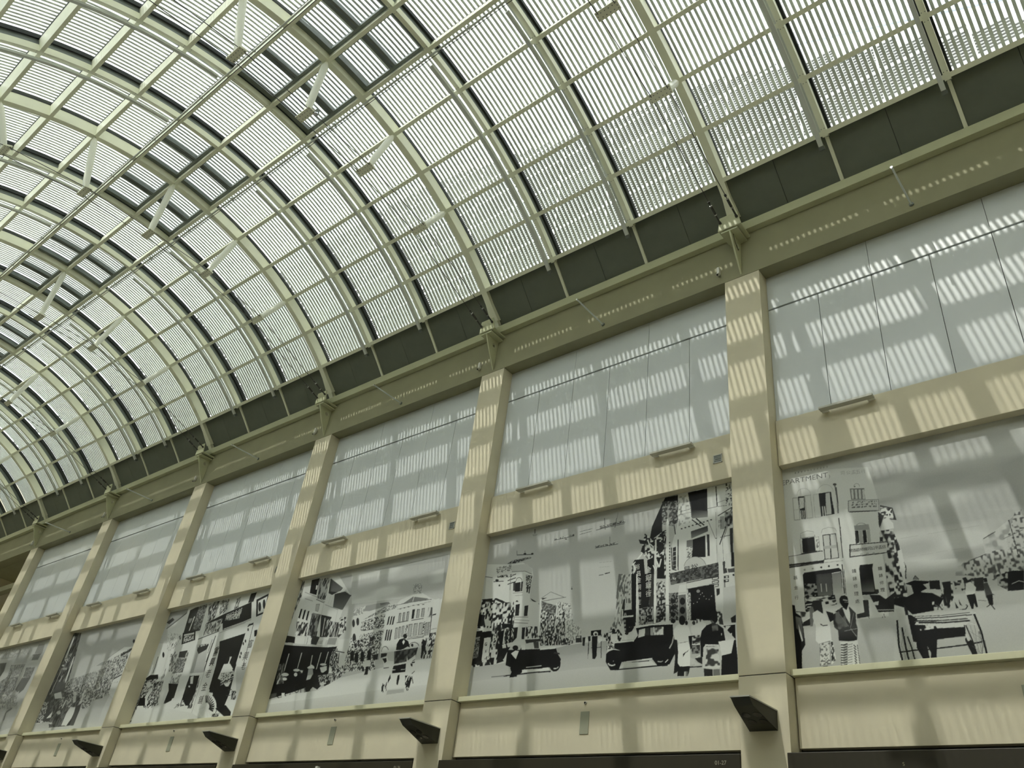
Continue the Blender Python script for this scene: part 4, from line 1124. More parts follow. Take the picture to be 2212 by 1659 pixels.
  ["p",200,[1195,423,1271,422,1271,412,1195,415]],
  ["p",35,[1199,414,1282,412,1288,359,1251,309,1214,331]],
  ["t","金",200,1212,393,0.058,0.0,0.0],
  ["t","銀",200,1213,367,0.058,0.0,0.0],
  ["t","綢",200,1215,341,0.058,0.0,0.0],
  ["p",34,[1289,677,1366,665,1379,459,1309,456]],
  ["p",60,[1373,664,1409,658,1420,357,1382,361]],
  ["n",40,150,0.5,12,14,[1309,456,1490,458,1492,354,1313,357]],
  ["t","金",205,1299,637,0.123,0.0,0.0],
  ["t","銅",205,1301,590,0.121,0.0,0.0],
  ["t","綢",205,1303,543,0.12,0.0,0.0],
  ["t","庄",205,1305,497,0.119,0.0,0.0],
  ["t","銀",195,1370,596,0.139,0.0,0.0],
  ["t","行",195,1372,541,0.137,0.0,0.0],
  ["t","元",200,1334,430,0.085,0.0,0.0],
  ["t","興",200,1335,399,0.084,0.0,0.0],
  ["t","見",200,1336,369,0.084,0.0,0.0],
  ["l",208,10,[1285,677,1296,359]],
  ["l",212,16,[1414,657,1420,357]],
  ["l",212,21,[1498,644,1503,353]],
  ["l",60,3,[1490,455,1514,451]],
  ["n",60,200,0.5,14,16,[1431,603,1480,596,1482,496,1441,501]],
  ["n",40,200,0.5,10,18,[1053,329,1170,348,1201,308,1196,272,1102,269]],
  ["p",30,[968,360,1044,359,1046,324,971,329]],
  ["p",205,[1023,336,1022,329,1017,325,1010,322,1002,323,994,327,989,333,986,340,988,346,992,351,999,353,1008,352,1015,348,1021,342]],
  ["p",60,[1016,333,1015,330,1013,328,1009,327,1005,327,1001,329,998,332,997,335,998,338,1000,341,1004,342,1008,341,1012,340,1014,337]],
  ["p",32,[978,325,1020,323,1022,203,1012,186,993,188,983,268]],
  ["l",32,4,[1046,330,1056,188]],
  ["l",32,4,[956,321,961,221]],
  ["l",32,3,[977,256,1052,252]],
  ["l",70,2,[955,283,959,191]],
  ["p",205,[1025,314,1054,317,1056,292,1031,276]],
  ["p",205,[1113,323,1164,324,1167,278,1120,276]],
  ["p",35,[1147,341,1146,335,1143,331,1139,329,1133,329,1129,332,1125,338,1123,344,1124,350,1127,354,1132,356,1137,356,1142,352,1146,347]],
  ["p",205,[1215,312,1286,332,1297,322,1274,276,1217,279]],
  ["p",40,[1242,316,1241,312,1238,309,1233,308,1227,308,1222,311,1218,314,1216,318,1217,322,1221,325,1226,326,1232,326,1237,323,1241,320]],
  ["p",208,[1275,352,1410,355,1475,362,1539,343,1539,333,1397,344,1292,338]],
  ["p",28,[1292,341,1397,346,1539,336,1543,272,1566,247,1554,168,1522,114,1483,106,1444,112,1406,155,1252,151,1203,152,1184,107,1127,111,1091,161,1091,209,1126,233,1149,267,1281,266,1308,297]],
  ["p",200,[1314,329,1356,333,1354,289,1309,282]],
  ["p",60,[1356,334,1383,334,1385,289,1357,292]],
  ["p",160,[1390,333,1479,329,1480,282,1393,288]],
  ["n",90,210,0.5,14,20,[1411,334,1479,329,1480,285,1412,289]],
  ["p",210,[1457,317,1478,323,1478,285,1456,284]],
  ["l",206,10,[1131,271,1281,269]],
  ["p",200,[1093,233,1115,240,1148,235,1192,219,1141,229,1098,220]],
  ["n",60,210,0.5,10,10,[1092,258,1146,271,1147,240,1094,230]],
  ["l",190,9,[1158,143,1156,141,1154,140,1151,139,1149,138,1146,138,1143,137,1139,137,1136,137,1133,138,1129,139,1126,139,1123,140,1120,142,1117,143,1115,145,1113,146,1111,148,1110,150,1109,152,1109,154]],
  ["p",120,[1149,161,1149,160,1148,159,1146,158,1144,158,1143,159,1141,160,1141,162,1141,163,1142,165,1144,165,1146,165,1148,164,1149,163]],
  ["l",190,5,[1478,135,1477,135,1476,134,1475,134,1474,133,1472,133,1471,132,1469,132,1467,132,1465,132,1463,132,1461,132,1459,132,1457,133,1455,133,1453,133,1451,134,1449,134,1447,135,1446,135,1444,136]],
  ["l",200,6,[1493,125,1512,140]],
  ["l",200,6,[1217,150,1280,151,1409,155]],
  ["l",35,7,[1273,143,1389,142]],
  ["l",40,7,[1184,110,1417,111,1509,109]],
  ["p",196,[1214,145,1403,141,1437,115,1204,120]],
  ["p",205,[1461,364,1475,371,1482,360,1465,355]],
  ["p",212,[1562,325,1583,335,1639,314,1655,263,1641,258,1639,228,1650,194,1650,91,1571,93,1570,194,1577,226,1567,245,1551,247,1545,299]],
  ["l",90,2,[1581,225,1636,228]],
  ["p",50,[1605,162,1625,173,1607,146]],
  ["p",60,[1618,165,1643,183,1634,172]],
  ["p",35,[1620,350,1618,338,1612,329,1604,325,1595,326,1586,332,1580,343,1578,355,1580,366,1586,375,1594,380,1604,379,1612,372,1618,362]],
  ["p",40,[1636,333,1635,328,1633,324,1629,322,1625,322,1621,325,1619,330,1618,335,1619,341,1621,345,1625,347,1629,346,1633,343,1635,339]],
  ["p",40,[1546,245,1567,243,1575,177,1569,66,1548,59,1556,146]],
  ["l",170,8,[1546,270,1537,230,1519,201]],
  ["p",35,[1639,258,1662,258,1661,193,1652,182]],
  ["p",40,[1573,93,1616,90,1612,42,1571,45]],
  ["p",110,[1621,89,1639,90,1634,41,1623,41]],
  ["p",40,[1634,88,1648,87,1643,60,1634,41]],
  ["p",208,[1655,312,1685,317,1717,334,1748,318,1748,298,1725,284,1707,258,1680,252,1659,275]],
  ["p",60,[1683,328,1682,323,1680,319,1675,317,1671,318,1667,321,1664,325,1663,330,1664,335,1667,339,1671,341,1676,340,1680,337,1682,333]],
  ["n",60,205,0.5,16,14,[1689,350,1730,341,1726,329,1689,325]],
  ["p",205,[1662,266,1702,266,1707,213,1666,209]],
  ["n",50,190,0.5,18,14,[1662,258,1716,257,1715,212,1666,209]],
  ["l",205,6,[1661,207,1711,208]],
  ["p",110,[1657,206,1711,203,1710,157,1661,157]],
  ["n",60,130,0.5,14,14,[1657,206,1711,203,1710,157,1661,157]],
  ["l",205,5,[1688,137,1715,148]],
  ["p",45,[1679,132,1724,136,1723,97,1697,111]],
  ["p",190,[1650,138,1679,128,1679,104,1657,98]],
  ["p",190,[1679,112,1714,97,1679,93]],
  ["l",50,6,[1643,87,1723,85]],
  ["p",30,[1723,280,1752,306,1779,313,1819,306,1853,278,1864,209,1877,204,1821,194,1742,202,1728,135,1715,137,1713,241]],
  ["p",35,[1824,347,1821,330,1814,317,1803,311,1791,313,1781,321,1773,336,1771,353,1774,370,1782,382,1793,389,1805,387,1815,378,1822,364]],
  ["n",60,110,0.5,30,20,[1780,335,1823,298,1823,270,1787,269]],
  ["p",190,[1731,187,1746,201,1804,196,1821,178,1837,153,1829,65,1779,65,1725,77]],
  ["n",70,200,0.42,30,18,[1751,177,1821,178,1829,69,1740,80]],
  ["l",210,5,[1742,200,1803,192]],
  ["l",60,2,[1746,191,1803,187]],
  ["p",45,[1732,73,1784,65,1785,30,1735,33]],
  ["p",110,[1788,64,1826,63,1828,26,1789,29]],
  ["p",30,[1850,295,1923,293,1924,211,1877,196,1821,202,1841,145,1834,26,1930,19,1931,114,1924,211]],
  ["p",210,[1821,210,1915,213,1896,140,1841,133,1837,153]],
  ["l",205,4,[1849,294,1923,294]],
  ["p",200,[1867,291,1899,288,1873,264,1864,265]],
  ["p",205,[1887,243,1902,249,1902,235]],
  ["p",205,[1840,254,1843,253,1843,241,1839,242]],
  ["n",60,200,0.5,14,16,[1816,381,1847,369,1854,298,1823,306]],
  ["p",40,[1898,330,1929,346,1928,302,1902,305]],
  ["p",35,[1555,106,1567,122,1587,95,1650,93,1644,65,1555,71]],
 ],
 2: [
  ["g",168,204,[511,1109,1827,1100,1973,403,633,394]],
  ["n",180,204,0.5,300,60,[691,1121,1803,1047,1838,786,793,841]],
  ["g",205,200,[-43,1163,404,1129,612,1012,675,965,693,798,675,697,715,564,-3,577,-30,716,-28,903]],
  ["n",80,190,0.5,14,30,[-53,1156,39,1151,53,1003,12,843,5,666,-25,677,-20,886]],
  ["p",35,[142,1144,253,1143,268,990,164,1020]],
  ["n",60,170,0.5,12,40,[257,1135,404,1129,414,924,294,955]],
  ["p",208,[229,1083,253,1077,253,1039,236,1043]],
  ["p",55,[413,1119,621,1003,600,983,494,959,438,982]],
  ["g",60,110,[413,1119,621,1003,564,973,456,995]],
  ["g",200,205,[397,1145,523,1126,746,925,657,982,448,1106]],
  ["p",210,[562,977,666,989,645,969,648,930,611,939,593,972]],
  ["p",60,[528,962,596,964,663,966,761,915,702,893,678,807,550,845]],
  ["g",60,110,[531,954,758,923,690,805,550,845]],
  ["l",195,10,[482,961,471,886]],
  ["l",195,10,[518,956,504,874]],
  ["l",140,5,[87,1039,275,973,421,907]],
  ["l",120,8,[285,949,412,901]],
  ["l",130,4,[113,979,241,939]],
  ["p",170,[304,903,353,901,358,832,317,844]],
  ["l",120,4,[304,903,354,897,358,832,317,844,304,903]],
  ["l",140,4,[431,883,631,813]],
  ["p",40,[98,887,119,886,121,799,95,810]],
  ["p",40,[154,870,176,869,179,783,154,793]],
  ["p",40,[210,854,231,853,237,767,212,777]],
  ["l",120,10,[289,825,414,794]],
  ["n",45,130,0.5,14,40,[276,826,414,794,427,608,298,636]],
  ["p",55,[414,794,567,758,557,740,570,593,475,603]],
  ["l",190,11,[479,764,502,607]],
  ["l",190,11,[533,743,546,596]],
  ["l",190,11,[599,721,617,588]],
  ["l",190,11,[412,901,417,660]],
  ["l",190,11,[626,810,640,586]],
  ["p",60,[637,709,685,700,709,579,628,587]],
  ["n",50,190,0.5,12,40,[485,749,687,696,698,580,535,597]],
  ["p",35,[412,798,566,760,566,745,424,784]],
  ["n",60,205,0.5,16,40,[90,779,263,744,289,629,122,654]],
  ["p",40,[-21,669,129,639,144,577,-4,607]],
  ["p",60,[347,631,475,603,455,540,380,554]],
  ["p",206,[135,639,369,608,369,552,149,581]],
  ["l",70,4,[313,616,320,558]],
  ["p",200,[488,600,578,587,562,528,473,538]],
  ["t","川記",70,499,557,0.105,0.0,0.0],
  ["p",150,[602,583,712,572,706,517,595,530]],
  ["p",185,[-14,600,73,599,311,550,601,515,606,504,217,548,-4,581]],
  ["n",60,205,0.5,16,18,[681,740,756,746,801,626,749,589,715,564]],
  ["p",28,[-7,587,138,565,605,506,739,500,682,422,710,297,547,214,303,175,0,138,-3,293,-8,431]],
  ["l",180,13,[106,502,104,350]],
  ["l",180,12,[283,493,282,365]],
  ["l",180,12,[438,458,449,379]],
  ["l",180,12,[547,469,540,337]],
  ["l",180,12,[640,468,634,378]],
  ["n",50,130,0.5,12,30,[-26,418,81,424,149,255,53,254]],
  ["l",190,15,[72,302,53,254]],
  ["p",200,[185,322,183,317,171,312,151,311,128,313,106,317,89,323,81,330,83,336,95,340,115,342,138,340,160,335,177,329]],
  ["p",210,[176,288,176,282,169,278,157,277,143,278,129,281,118,286,112,292,112,298,119,302,131,303,145,302,159,299,170,294]],
  ["p",200,[322,347,320,343,309,340,291,339,271,340,251,344,237,349,230,354,232,359,243,362,261,363,281,362,301,358,315,353]],
  ["p",205,[304,314,305,307,301,302,293,300,282,300,271,304,262,310,256,317,255,324,259,329,268,331,279,331,290,327,299,321]],
  ["n",60,205,0.5,10,12,[318,348,366,344,367,316,331,319]],
  ["p",205,[410,361,459,382,500,365,513,346,433,349]],
  ["p",150,[434,346,492,345,517,298,500,272,448,262]],
  ["p",190,[444,296,500,299,503,265,443,259]],
  ["p",200,[659,366,656,362,646,359,629,359,610,360,592,364,578,368,572,373,574,377,585,379,602,380,621,378,639,375,653,370]],
  ["p",205,[580,348,665,355,679,320,623,297]],
  ["p",212,[699,339,776,336,793,291,712,294]],
  ["p",60,[764,357,764,351,756,346,744,344,729,345,715,349,703,356,697,363,698,369,705,374,717,376,732,374,747,370,758,364]],
  ["p",35,[511,298,594,313,691,292,779,285,765,213,756,180,715,230,643,194,618,176,552,200,487,144,455,193]],
  ["l",35,6,[460,173,466,157,469,142,468,131,464,124,458,122,449,125,438,133,428,145,418,160,409,176,403,192,401,206,401,217,405,225,412,227,421,223,432,215,442,204,452,189,460,173]],
  ["l",35,6,[521,189,527,172,530,157,529,145,526,138,519,136,510,139,500,147,489,159,479,175,470,192,464,209,461,225,461,237,465,244,471,246,480,243,491,235,502,222,512,206,521,189]],
  ["l",35,6,[171,170,173,160,172,152,165,145,156,141,143,140,129,143,115,148,102,156,92,165,85,175,82,185,84,193,90,200,100,204,113,205,127,202,141,197,154,189,164,180,171,170]],
  ["l",35,6,[273,177,276,167,274,157,269,150,259,146,247,145,233,147,219,153,206,161,196,171,189,182,185,193,187,203,193,210,202,215,214,215,228,213,242,207,255,199,266,188,273,177]],
  ["p",205,[155,178,197,176,209,147,170,146]],
  ["l",40,5,[377,198,379,189,379,180,374,174,367,170,358,169,347,171,336,176,325,183,316,192,310,202,307,212,308,221,312,227,320,231,329,232,340,230,352,225,362,217,371,208,377,198]],
  ["n",40,190,0.5,10,14,[583,286,842,287,858,246,707,197,640,201]],
  ["p",80,[4,180,88,182,89,154,13,137]],
  ["g",206,206,[7,124,321,161,632,169,858,246,1260,281,1657,312,1966,310,1988,-25,31,26]],
  ["g",200,165,[9,96,1311,126,1967,132,1972,-24,10,21]],
  ["n",60,205,0.5,12,14,[691,484,832,485,978,316,858,246,755,294,688,408]],
  ["n",60,205,0.5,14,14,[857,360,1234,361,1260,281,883,291]],
  ["p",206,[728,558,894,548,907,396,882,351,827,328,756,457]],
  ["l",60,7,[731,466,848,442]],
  ["l",50,9,[781,448,802,364]],
  ["n",70,206,0.45,12,12,[890,555,1223,548,1263,424,1207,324,874,311]],
  ["p",206,[1097,353,1185,359,1193,306,1128,291]],
  ["p",40,[1147,309,1182,310,1188,248,1148,248,1153,277]],
  ["p",45,[1105,306,1126,311,1138,278,1118,276]],
  ["l",50,6,[1188,306,1213,275]],
  ["p",40,[944,372,923,435,933,451,951,449,968,431,987,369]],
  ["p",40,[1002,354,982,416,992,432,1010,431,1027,412,1045,351]],
  ["p",40,[1068,355,1049,417,1059,433,1077,431,1093,413,1110,352]],
  ["p",40,[1148,358,1129,420,1139,435,1157,434,1173,416,1189,355]],
  ["p",202,[834,726,953,755,1357,775,1390,799,1519,823,1615,824,1723,768,1784,747,1821,742,1874,748,1857,382,927,470]],
  ["p",150,[961,761,979,802,1125,805,1261,795,1249,768,1038,752]],
  ["p",120,[1146,802,1250,800,1276,779,1163,782]],
  ["n",150,204,0.5,14,12,[835,784,979,802,969,739,854,731]],
  ["p",130,[977,685,1220,765,1358,771,1368,739,1186,713,1056,700]],
  ["n",110,190,0.45,12,10,[977,685,1220,765,1358,771,1368,739,1186,713,1056,700]],
  ["p",120,[1412,758,1524,805,1685,770,1706,760,1536,762]],
  ["l",206,6,[1536,803,1530,766]],
  ["p",130,[1517,900,1575,903,1605,825,1517,830]],
  ["n",130,190,0.5,8,8,[1495,911,1596,896,1617,817,1517,830]],
  ["l",100,4,[1361,761,1536,762,1735,756]],
  ["l",140,3,[1372,725,1730,740]],
  ["p",60,[1563,731,1562,730,1558,730,1553,730,1547,731,1541,732,1537,733,1535,735,1536,736,1540,736,1545,736,1551,735,1557,734,1561,733]],
  ["p",60,[1616,729,1615,728,1611,727,1606,727,1600,728,1594,729,1590,731,1588,732,1589,733,1593,734,1598,734,1604,733,1610,732,1614,730]],
  ["p",60,[1668,726,1667,725,1663,724,1658,725,1652,725,1647,727,1642,728,1641,729,1642,731,1645,731,1651,731,1657,730,1662,729,1666,727]],
  ["p",60,[1563,731,1562,730,1558,730,1553,730,1547,731,1541,732,1537,733,1535,735,1536,736,1540,736,1545,736,1551,735,1557,734,1561,733]],
  ["p",60,[1616,729,1615,728,1611,727,1606,727,1600,728,1594,729,1590,731,1588,732,1589,733,1593,734,1598,734,1604,733,1610,732,1614,730]],
  ["p",60,[1668,726,1667,725,1663,724,1658,725,1652,725,1647,727,1642,728,1641,729,1642,731,1645,731,1651,731,1657,730,1662,729,1666,727]],
  ["p",60,[1563,731,1562,730,1558,730,1553,730,1547,731,1541,732,1537,733,1535,735,1536,736,1540,736,1545,736,1551,735,1557,734,1561,733]],
  ["p",60,[1616,729,1615,728,1611,727,1606,727,1600,728,1594,729,1590,731,1588,732,1589,733,1593,734,1598,734,1604,733,1610,732,1614,730]],
  ["p",60,[1668,726,1667,725,1663,724,1658,725,1652,725,1647,727,1642,728,1641,729,1642,731,1645,731,1651,731,1657,730,1662,729,1666,727]],
  ["p",60,[1419,722,1418,721,1415,721,1410,721,1405,721,1400,722,1396,724,1395,725,1395,726,1399,727,1403,727,1409,726,1414,725,1417,724]],
  ["p",60,[1462,725,1461,724,1458,723,1453,723,1448,724,1443,725,1439,727,1438,728,1439,729,1442,730,1446,730,1452,729,1457,728,1460,726]],
  ["p",60,[1505,728,1504,727,1501,726,1496,726,1491,727,1486,728,1482,730,1481,731,1481,732,1484,733,1489,732,1494,732,1499,731,1503,729]],
  ["p",90,[1402,690,1428,689,1437,613,1412,614]],
  ["p",160,[1409,683,1425,685,1432,617,1416,615]],
  ["p",90,[1446,691,1471,690,1480,614,1455,615]],
  ["p",160,[1453,684,1468,686,1475,618,1460,616]],
  ["p",90,[1489,692,1514,691,1523,616,1498,616]],
  ["p",160,[1496,685,1511,687,1518,619,1502,617]],
  ["p",40,[1546,700,1574,701,1578,628,1555,628]],
  ["p",90,[1597,697,1629,695,1636,628,1604,629]],
  ["p",160,[1604,690,1627,692,1632,631,1609,629]],
  ["p",90,[1648,698,1680,697,1687,630,1655,631]],
  ["p",160,[1655,691,1677,693,1682,633,1660,631]],
  ["n",90,200,0.5,10,40,[1714,695,1761,693,1776,615,1724,621]],
  ["l",80,5,[1558,617,1688,617]],
  ["l",80,5,[1395,616,1519,619]],
  ["p",50,[1288,676,1304,681,1304,616,1288,611]],
  ["p",50,[1317,673,1333,678,1333,613,1317,608]],
  ["p",50,[1344,670,1361,674,1361,610,1344,605]],
  ["p",60,[1295,573,1310,576,1316,494,1300,489]],
  ["p",60,[1321,570,1335,573,1341,491,1325,486]],
  ["p",60,[1346,568,1361,571,1366,489,1350,484]],
  ["p",100,[1396,579,1422,578,1433,491,1408,491]],
  ["p",170,[1403,572,1419,574,1428,494,1412,492]],
  ["p",100,[1432,582,1458,581,1468,494,1443,494]],
  ["p",170,[1439,575,1455,577,1464,497,1448,495]],
  ["p",100,[1468,584,1493,584,1503,497,1479,497]],
  ["p",170,[1475,578,1490,580,1499,500,1483,498]],
  ["p",100,[1504,587,1528,586,1539,500,1514,500]],
  ["p",170,[1510,580,1526,583,1534,503,1518,501]],
  ["p",100,[1537,590,1579,589,1589,496,1548,497]],
  ["p",170,[1544,583,1576,585,1584,499,1552,497]],
  ["p",100,[1594,589,1635,588,1645,495,1604,496]],
  ["p",170,[1600,582,1632,584,1640,498,1608,497]],
  ["p",100,[1650,588,1691,586,1700,495,1659,495]],
  ["p",170,[1656,581,1688,583,1695,498,1664,496]],
  ["p",90,[1716,583,1739,582,1748,484,1725,485]],
  ["p",160,[1722,576,1736,578,1743,487,1729,485]],
  ["p",90,[1745,583,1763,582,1772,485,1754,485]],
  ["p",160,[1751,576,1761,579,1768,488,1758,486]],
  ["p",205,[1503,594,1530,597,1541,510,1516,513]],
  ["n",50,205,0.5,7,8,[1508,587,1528,590,1537,517,1517,519]],
  ["p",205,[1695,592,1714,596,1722,491,1699,491]],
  ["n",50,205,0.5,7,8,[1696,588,1711,593,1719,495,1701,494]],
  ["l",50,7,[1769,622,1789,440]],
  ["l",110,4,[1556,489,1733,484]],
  ["l",90,5,[1550,477,1726,475]],
  ["n",60,204,0.45,10,9,[970,675,1238,706,1264,593,987,596]],
  ["n",70,204,0.45,10,9,[986,568,1268,579,1266,492,993,519]],
  ["p",60,[893,670,897,655,896,644,891,639,883,640,874,647,865,659,858,674,854,688,855,699,860,705,868,704,877,696,886,684]],
  ["p",60,[941,678,945,664,944,653,939,648,931,648,922,656,913,668,906,682,902,697,903,708,908,713,916,712,926,705,935,693]],
  ["p",60,[951,544,955,527,954,514,948,508,938,509,926,517,915,531,907,549,903,566,904,579,910,586,920,585,931,576,942,562]],
  ["n",50,200,0.5,12,12,[906,528,1245,528,1284,436,927,470]],
  ["p",50,[1117,534,1176,538,1163,502,1123,500]],
  ["n",50,205,0.5,10,14,[1783,498,1846,498,1857,382,1793,388]],
  ["p",205,[1765,749,1819,752,1834,634,1775,635]],
  ["l",50,9,[1776,631,1812,634]],
  ["l",140,4,[1776,524,1847,526]],
  ["p",70,[1437,395,1686,401,1675,311,1605,298,1464,303]],
  ["l",40,5,[1437,395,1686,401]],
  ["l",50,3,[1522,394,1539,303]],
  ["n",50,90,0.5,30,30,[1437,395,1686,401,1675,311,1605,298,1464,303]],
  ["p",35,[1452,298,1592,296,1600,236,1461,237]],
  ["p",200,[1457,266,1491,262,1492,257,1459,258]],
  ["p",200,[1548,259,1594,258,1595,254,1549,254]],
  ["p",32,[1452,406,1448,452,1467,483,1513,488,1568,460,1601,412,1570,421,1537,408,1501,402]],
  ["p",35,[1545,500,1545,492,1541,486,1534,483,1524,484,1514,489,1507,496,1502,504,1502,512,1506,518,1513,521,1523,520,1533,516,1540,508]],
  ["p",208,[1503,460,1516,478,1533,460,1523,439]],
  ["l",90,5,[1588,425,1589,429,1591,433,1593,436,1597,439,1601,442,1606,444,1612,445,1619,446,1625,446,1633,446,1640,445,1647,443,1654,441,1661,438,1668,435,1674,432,1679,428,1684,424,1688,419,1691,415]],
  ["p",45,[1633,425,1633,420,1631,416,1626,414,1620,415,1614,418,1609,422,1606,427,1606,432,1609,436,1614,438,1619,437,1625,434,1630,430]],
  ["l",206,14,[1438,296,1512,299,1599,304]],
  ["p",205,[1322,360,1368,369,1388,335,1454,323,1461,284,1450,241,1432,193,1439,112,1398,108,1373,172,1382,234,1375,285,1353,293]],
  ["p",45,[1352,284,1413,285,1415,280,1358,279]],
  ["n",40,205,0.45,10,16,[1378,171,1427,180,1439,112,1394,105]],
  ["p",45,[1320,354,1362,356,1375,330,1355,318]],
  ["p",45,[1444,232,1457,203,1436,168,1432,193]],
  ["p",206,[1584,356,1605,317,1621,325,1649,338,1676,354,1680,323,1648,307,1667,274,1675,212,1669,152,1665,104,1635,106,1617,192,1604,254]],
  ["n",40,205,0.45,10,16,[1607,211,1657,213,1670,104,1635,106]],
  ["l",40,9,[1651,297,1682,299]],
  ["l",45,6,[1678,200,1706,149]],
  ["l",60,5,[1673,218,1700,235]],
  ["p",40,[1638,295,1663,287,1664,268,1648,276]],
  ["p",36,[1660,201,1682,187,1674,121,1660,122]],
  ["p",34,[1526,217,1545,222,1552,196,1548,148,1532,155,1526,186]],
  ["g",165,165,[1446,118,1620,119,1628,94,1447,87]],
  ["p",40,[1376,147,1387,171,1403,114,1387,112]],
  ["n",50,206,0.5,12,20,[1707,459,1768,465,1841,427,1843,315,1745,317]],
  ["p",40,[1721,458,1766,440,1759,397,1743,323,1734,324]],
  ["p",50,[1204,393,1261,398,1267,352,1211,356]],
  ["p",50,[1292,395,1361,392,1358,370,1297,362]],
  ["l",80,5,[1292,408,1291,414,1290,419,1291,424,1292,429,1294,433,1296,437,1300,440,1303,443,1308,444,1313,445,1318,445,1324,444,1330,443,1336,441,1342,438,1347,434,1353,430,1358,425,1362,420,1366,415]],
  ["l",140,9,[1257,504,1277,351]],
 ],
 3: [
  ["g",205,205,[-57,1163,1754,1166,2242,402,335,554]],
  ["g",206,206,[-55,822,1475,672,1849,0,-24,22]],
  ["g",140,165,[-43,1142,356,1140,359,1084,54,954]],
  ["p",60,[-3,1034,92,1075,147,1045,69,1008]],
  ["l",80,10,[47,964,221,1036,358,1098]],
  ["n",150,205,0.35,16,22,[112,920,423,861,440,762,237,694]],
  ["p",50,[405,1115,494,1132,716,1140,740,871,435,868]],
  ["n",60,150,0.5,10,10,[559,1133,716,1140,734,880,586,888]],
  ["l",205,18,[539,1035,531,885]],
  ["l",60,18,[493,880,700,884]],
  ["p",130,[448,1024,516,1020,498,973,453,978]],
  ["p",60,[830,1147,949,1145,928,972,873,961,823,914,922,1034]],
  ["n",60,190,0.5,12,30,[734,1138,949,1145,939,953,834,948]],
  ["p",60,[1057,1052,1108,1080,1108,1028,1065,999]],
  ["n",60,190,0.45,10,18,[949,1145,1103,1143,1119,1036,1010,988]],
  ["p",60,[1233,1125,1299,1138,1316,1028,1247,1020]],
  ["n",60,190,0.4,8,20,[1233,1125,1299,1138,1316,1028,1247,1020]],
  ["p",50,[1462,1147,1554,1147,1544,1058,1459,1057]],
  ["p",35,[812,933,1070,989,1290,1023,1516,1058,1596,893,1166,825,1124,897,907,905]],
  ["n",35,200,0.5,9,14,[1146,963,1352,990,1392,917,1198,897]],
  ["p",35,[1084,966,1528,1035,1596,893,1172,841]],
  ["l",205,8,[1174,837,1600,884]],
  ["n",35,205,0.42,10,12,[1143,968,1372,979,1392,917,1188,916]],
  ["t","興記金舖",190,1148,920,0.236,0.154,0.898],
  ["n",80,200,0.5,12,30,[801,925,1092,952,1103,832,842,809]],
  ["p",35,[1587,1070,1763,1105,1803,918,1670,897]],
  ["p",206,[1624,1052,1755,1081,1782,932,1686,919]],
  ["p",45,[1703,988,1712,967,1714,951,1709,942,1699,944,1684,954,1669,972,1656,994,1647,1015,1645,1031,1650,1039,1660,1038,1675,1027,1690,1009]],
  ["p",45,[1763,1005,1771,984,1773,968,1769,960,1758,961,1744,972,1729,989,1716,1011,1708,1032,1705,1048,1710,1056,1721,1055,1735,1044,1750,1026]],
  ["l",150,8,[1166,825,1603,880]],
  ["l",90,10,[765,782,1105,827]],
  ["l",150,6,[1118,805,1522,860]],
  ["p",35,[420,879,658,876,712,779,475,759]],
  ["p",200,[456,862,641,864,653,845,465,843]],
  ["n",40,205,0.5,10,12,[463,839,656,841,680,791,497,774]],
  ["l",205,38,[487,740,759,766]],
  ["l",40,18,[1590,812,1588,828,1661,835]],
  ["l",70,7,[1665,828,1706,445]],
  ["p",34,[1176,720,1578,756,1578,455,1252,481,1217,638]],
  ["t","富",38,1179,640,0.253,0.0,0.0],
  ["t","興",38,1162,532,0.249,0.0,0.0],
  ["p",34,[1711,766,1757,769,1780,711,1741,707]],
  ["t","富",38,1716,646,0.271,0.0,0.0],
  ["t","興",38,1702,538,0.266,0.0,0.0],
  ["t","老",38,1716,449,0.229,0.0,0.0],
  ["p",45,[1616,785,1618,778,1618,773,1615,771,1609,771,1603,775,1597,780,1592,787,1590,794,1590,799,1593,801,1599,801,1605,797,1611,792]],
  ["p",45,[1631,679,1633,672,1633,667,1630,665,1625,665,1619,669,1612,674,1608,681,1605,688,1606,693,1609,695,1614,694,1620,691,1626,685]],
  ["p",45,[1608,657,1611,651,1610,646,1607,643,1602,644,1596,647,1590,653,1585,659,1582,666,1583,671,1586,673,1591,673,1597,669,1604,664]],
  ["p",45,[1622,569,1624,563,1624,558,1621,556,1615,556,1609,559,1603,565,1599,571,1596,578,1597,583,1600,585,1605,584,1611,581,1617,576]],
  ["p",45,[1622,538,1625,532,1624,527,1621,524,1616,525,1610,528,1604,533,1599,540,1597,546,1597,551,1600,554,1605,553,1612,550,1618,544]],
  ["p",60,[496,679,638,683,643,615,509,635]],
  ["n",60,190,0.4,12,16,[774,730,990,717,986,627,817,675]],
  ["p",60,[797,694,996,709,996,634,866,671]],
  ["n",150,205,0.4,14,20,[822,666,975,644,1003,501,891,510]],
  ["l",60,13,[1070,785,1055,539]],
  ["l",90,8,[1028,756,1033,622]],
  ["t","金",60,655,652,0.139,0.0,0.0],
  ["t","飾",60,655,597,0.138,0.0,0.0],
  ["g",140,170,[515,626,649,606,661,528,543,538]],
  ["l",50,14,[291,786,292,759]],
  ["l",50,14,[402,696,407,653]],
  ["l",50,14,[377,612,385,578]],
  ["l",50,14,[376,857,411,818]],
  ["p",34,[1233,671,1475,672,1590,465,1592,127,1655,66,1474,118,1415,241,1283,249]],
  ["p",34,[1263,281,1238,663,1493,638,1636,287,1601,112,1474,118,1342,245]],
  ["p",206,[1379,494,1481,490,1571,428,1607,364,1570,284,1527,287,1423,347,1354,367]],
  ["n",60,206,0.45,14,10,[1385,411,1565,413,1596,335,1436,300]],
  ["l",40,10,[1427,316,1621,363]],
  ["l",200,18,[1451,492,1465,554]],
  ["l",205,9,[1466,491,1443,556]],
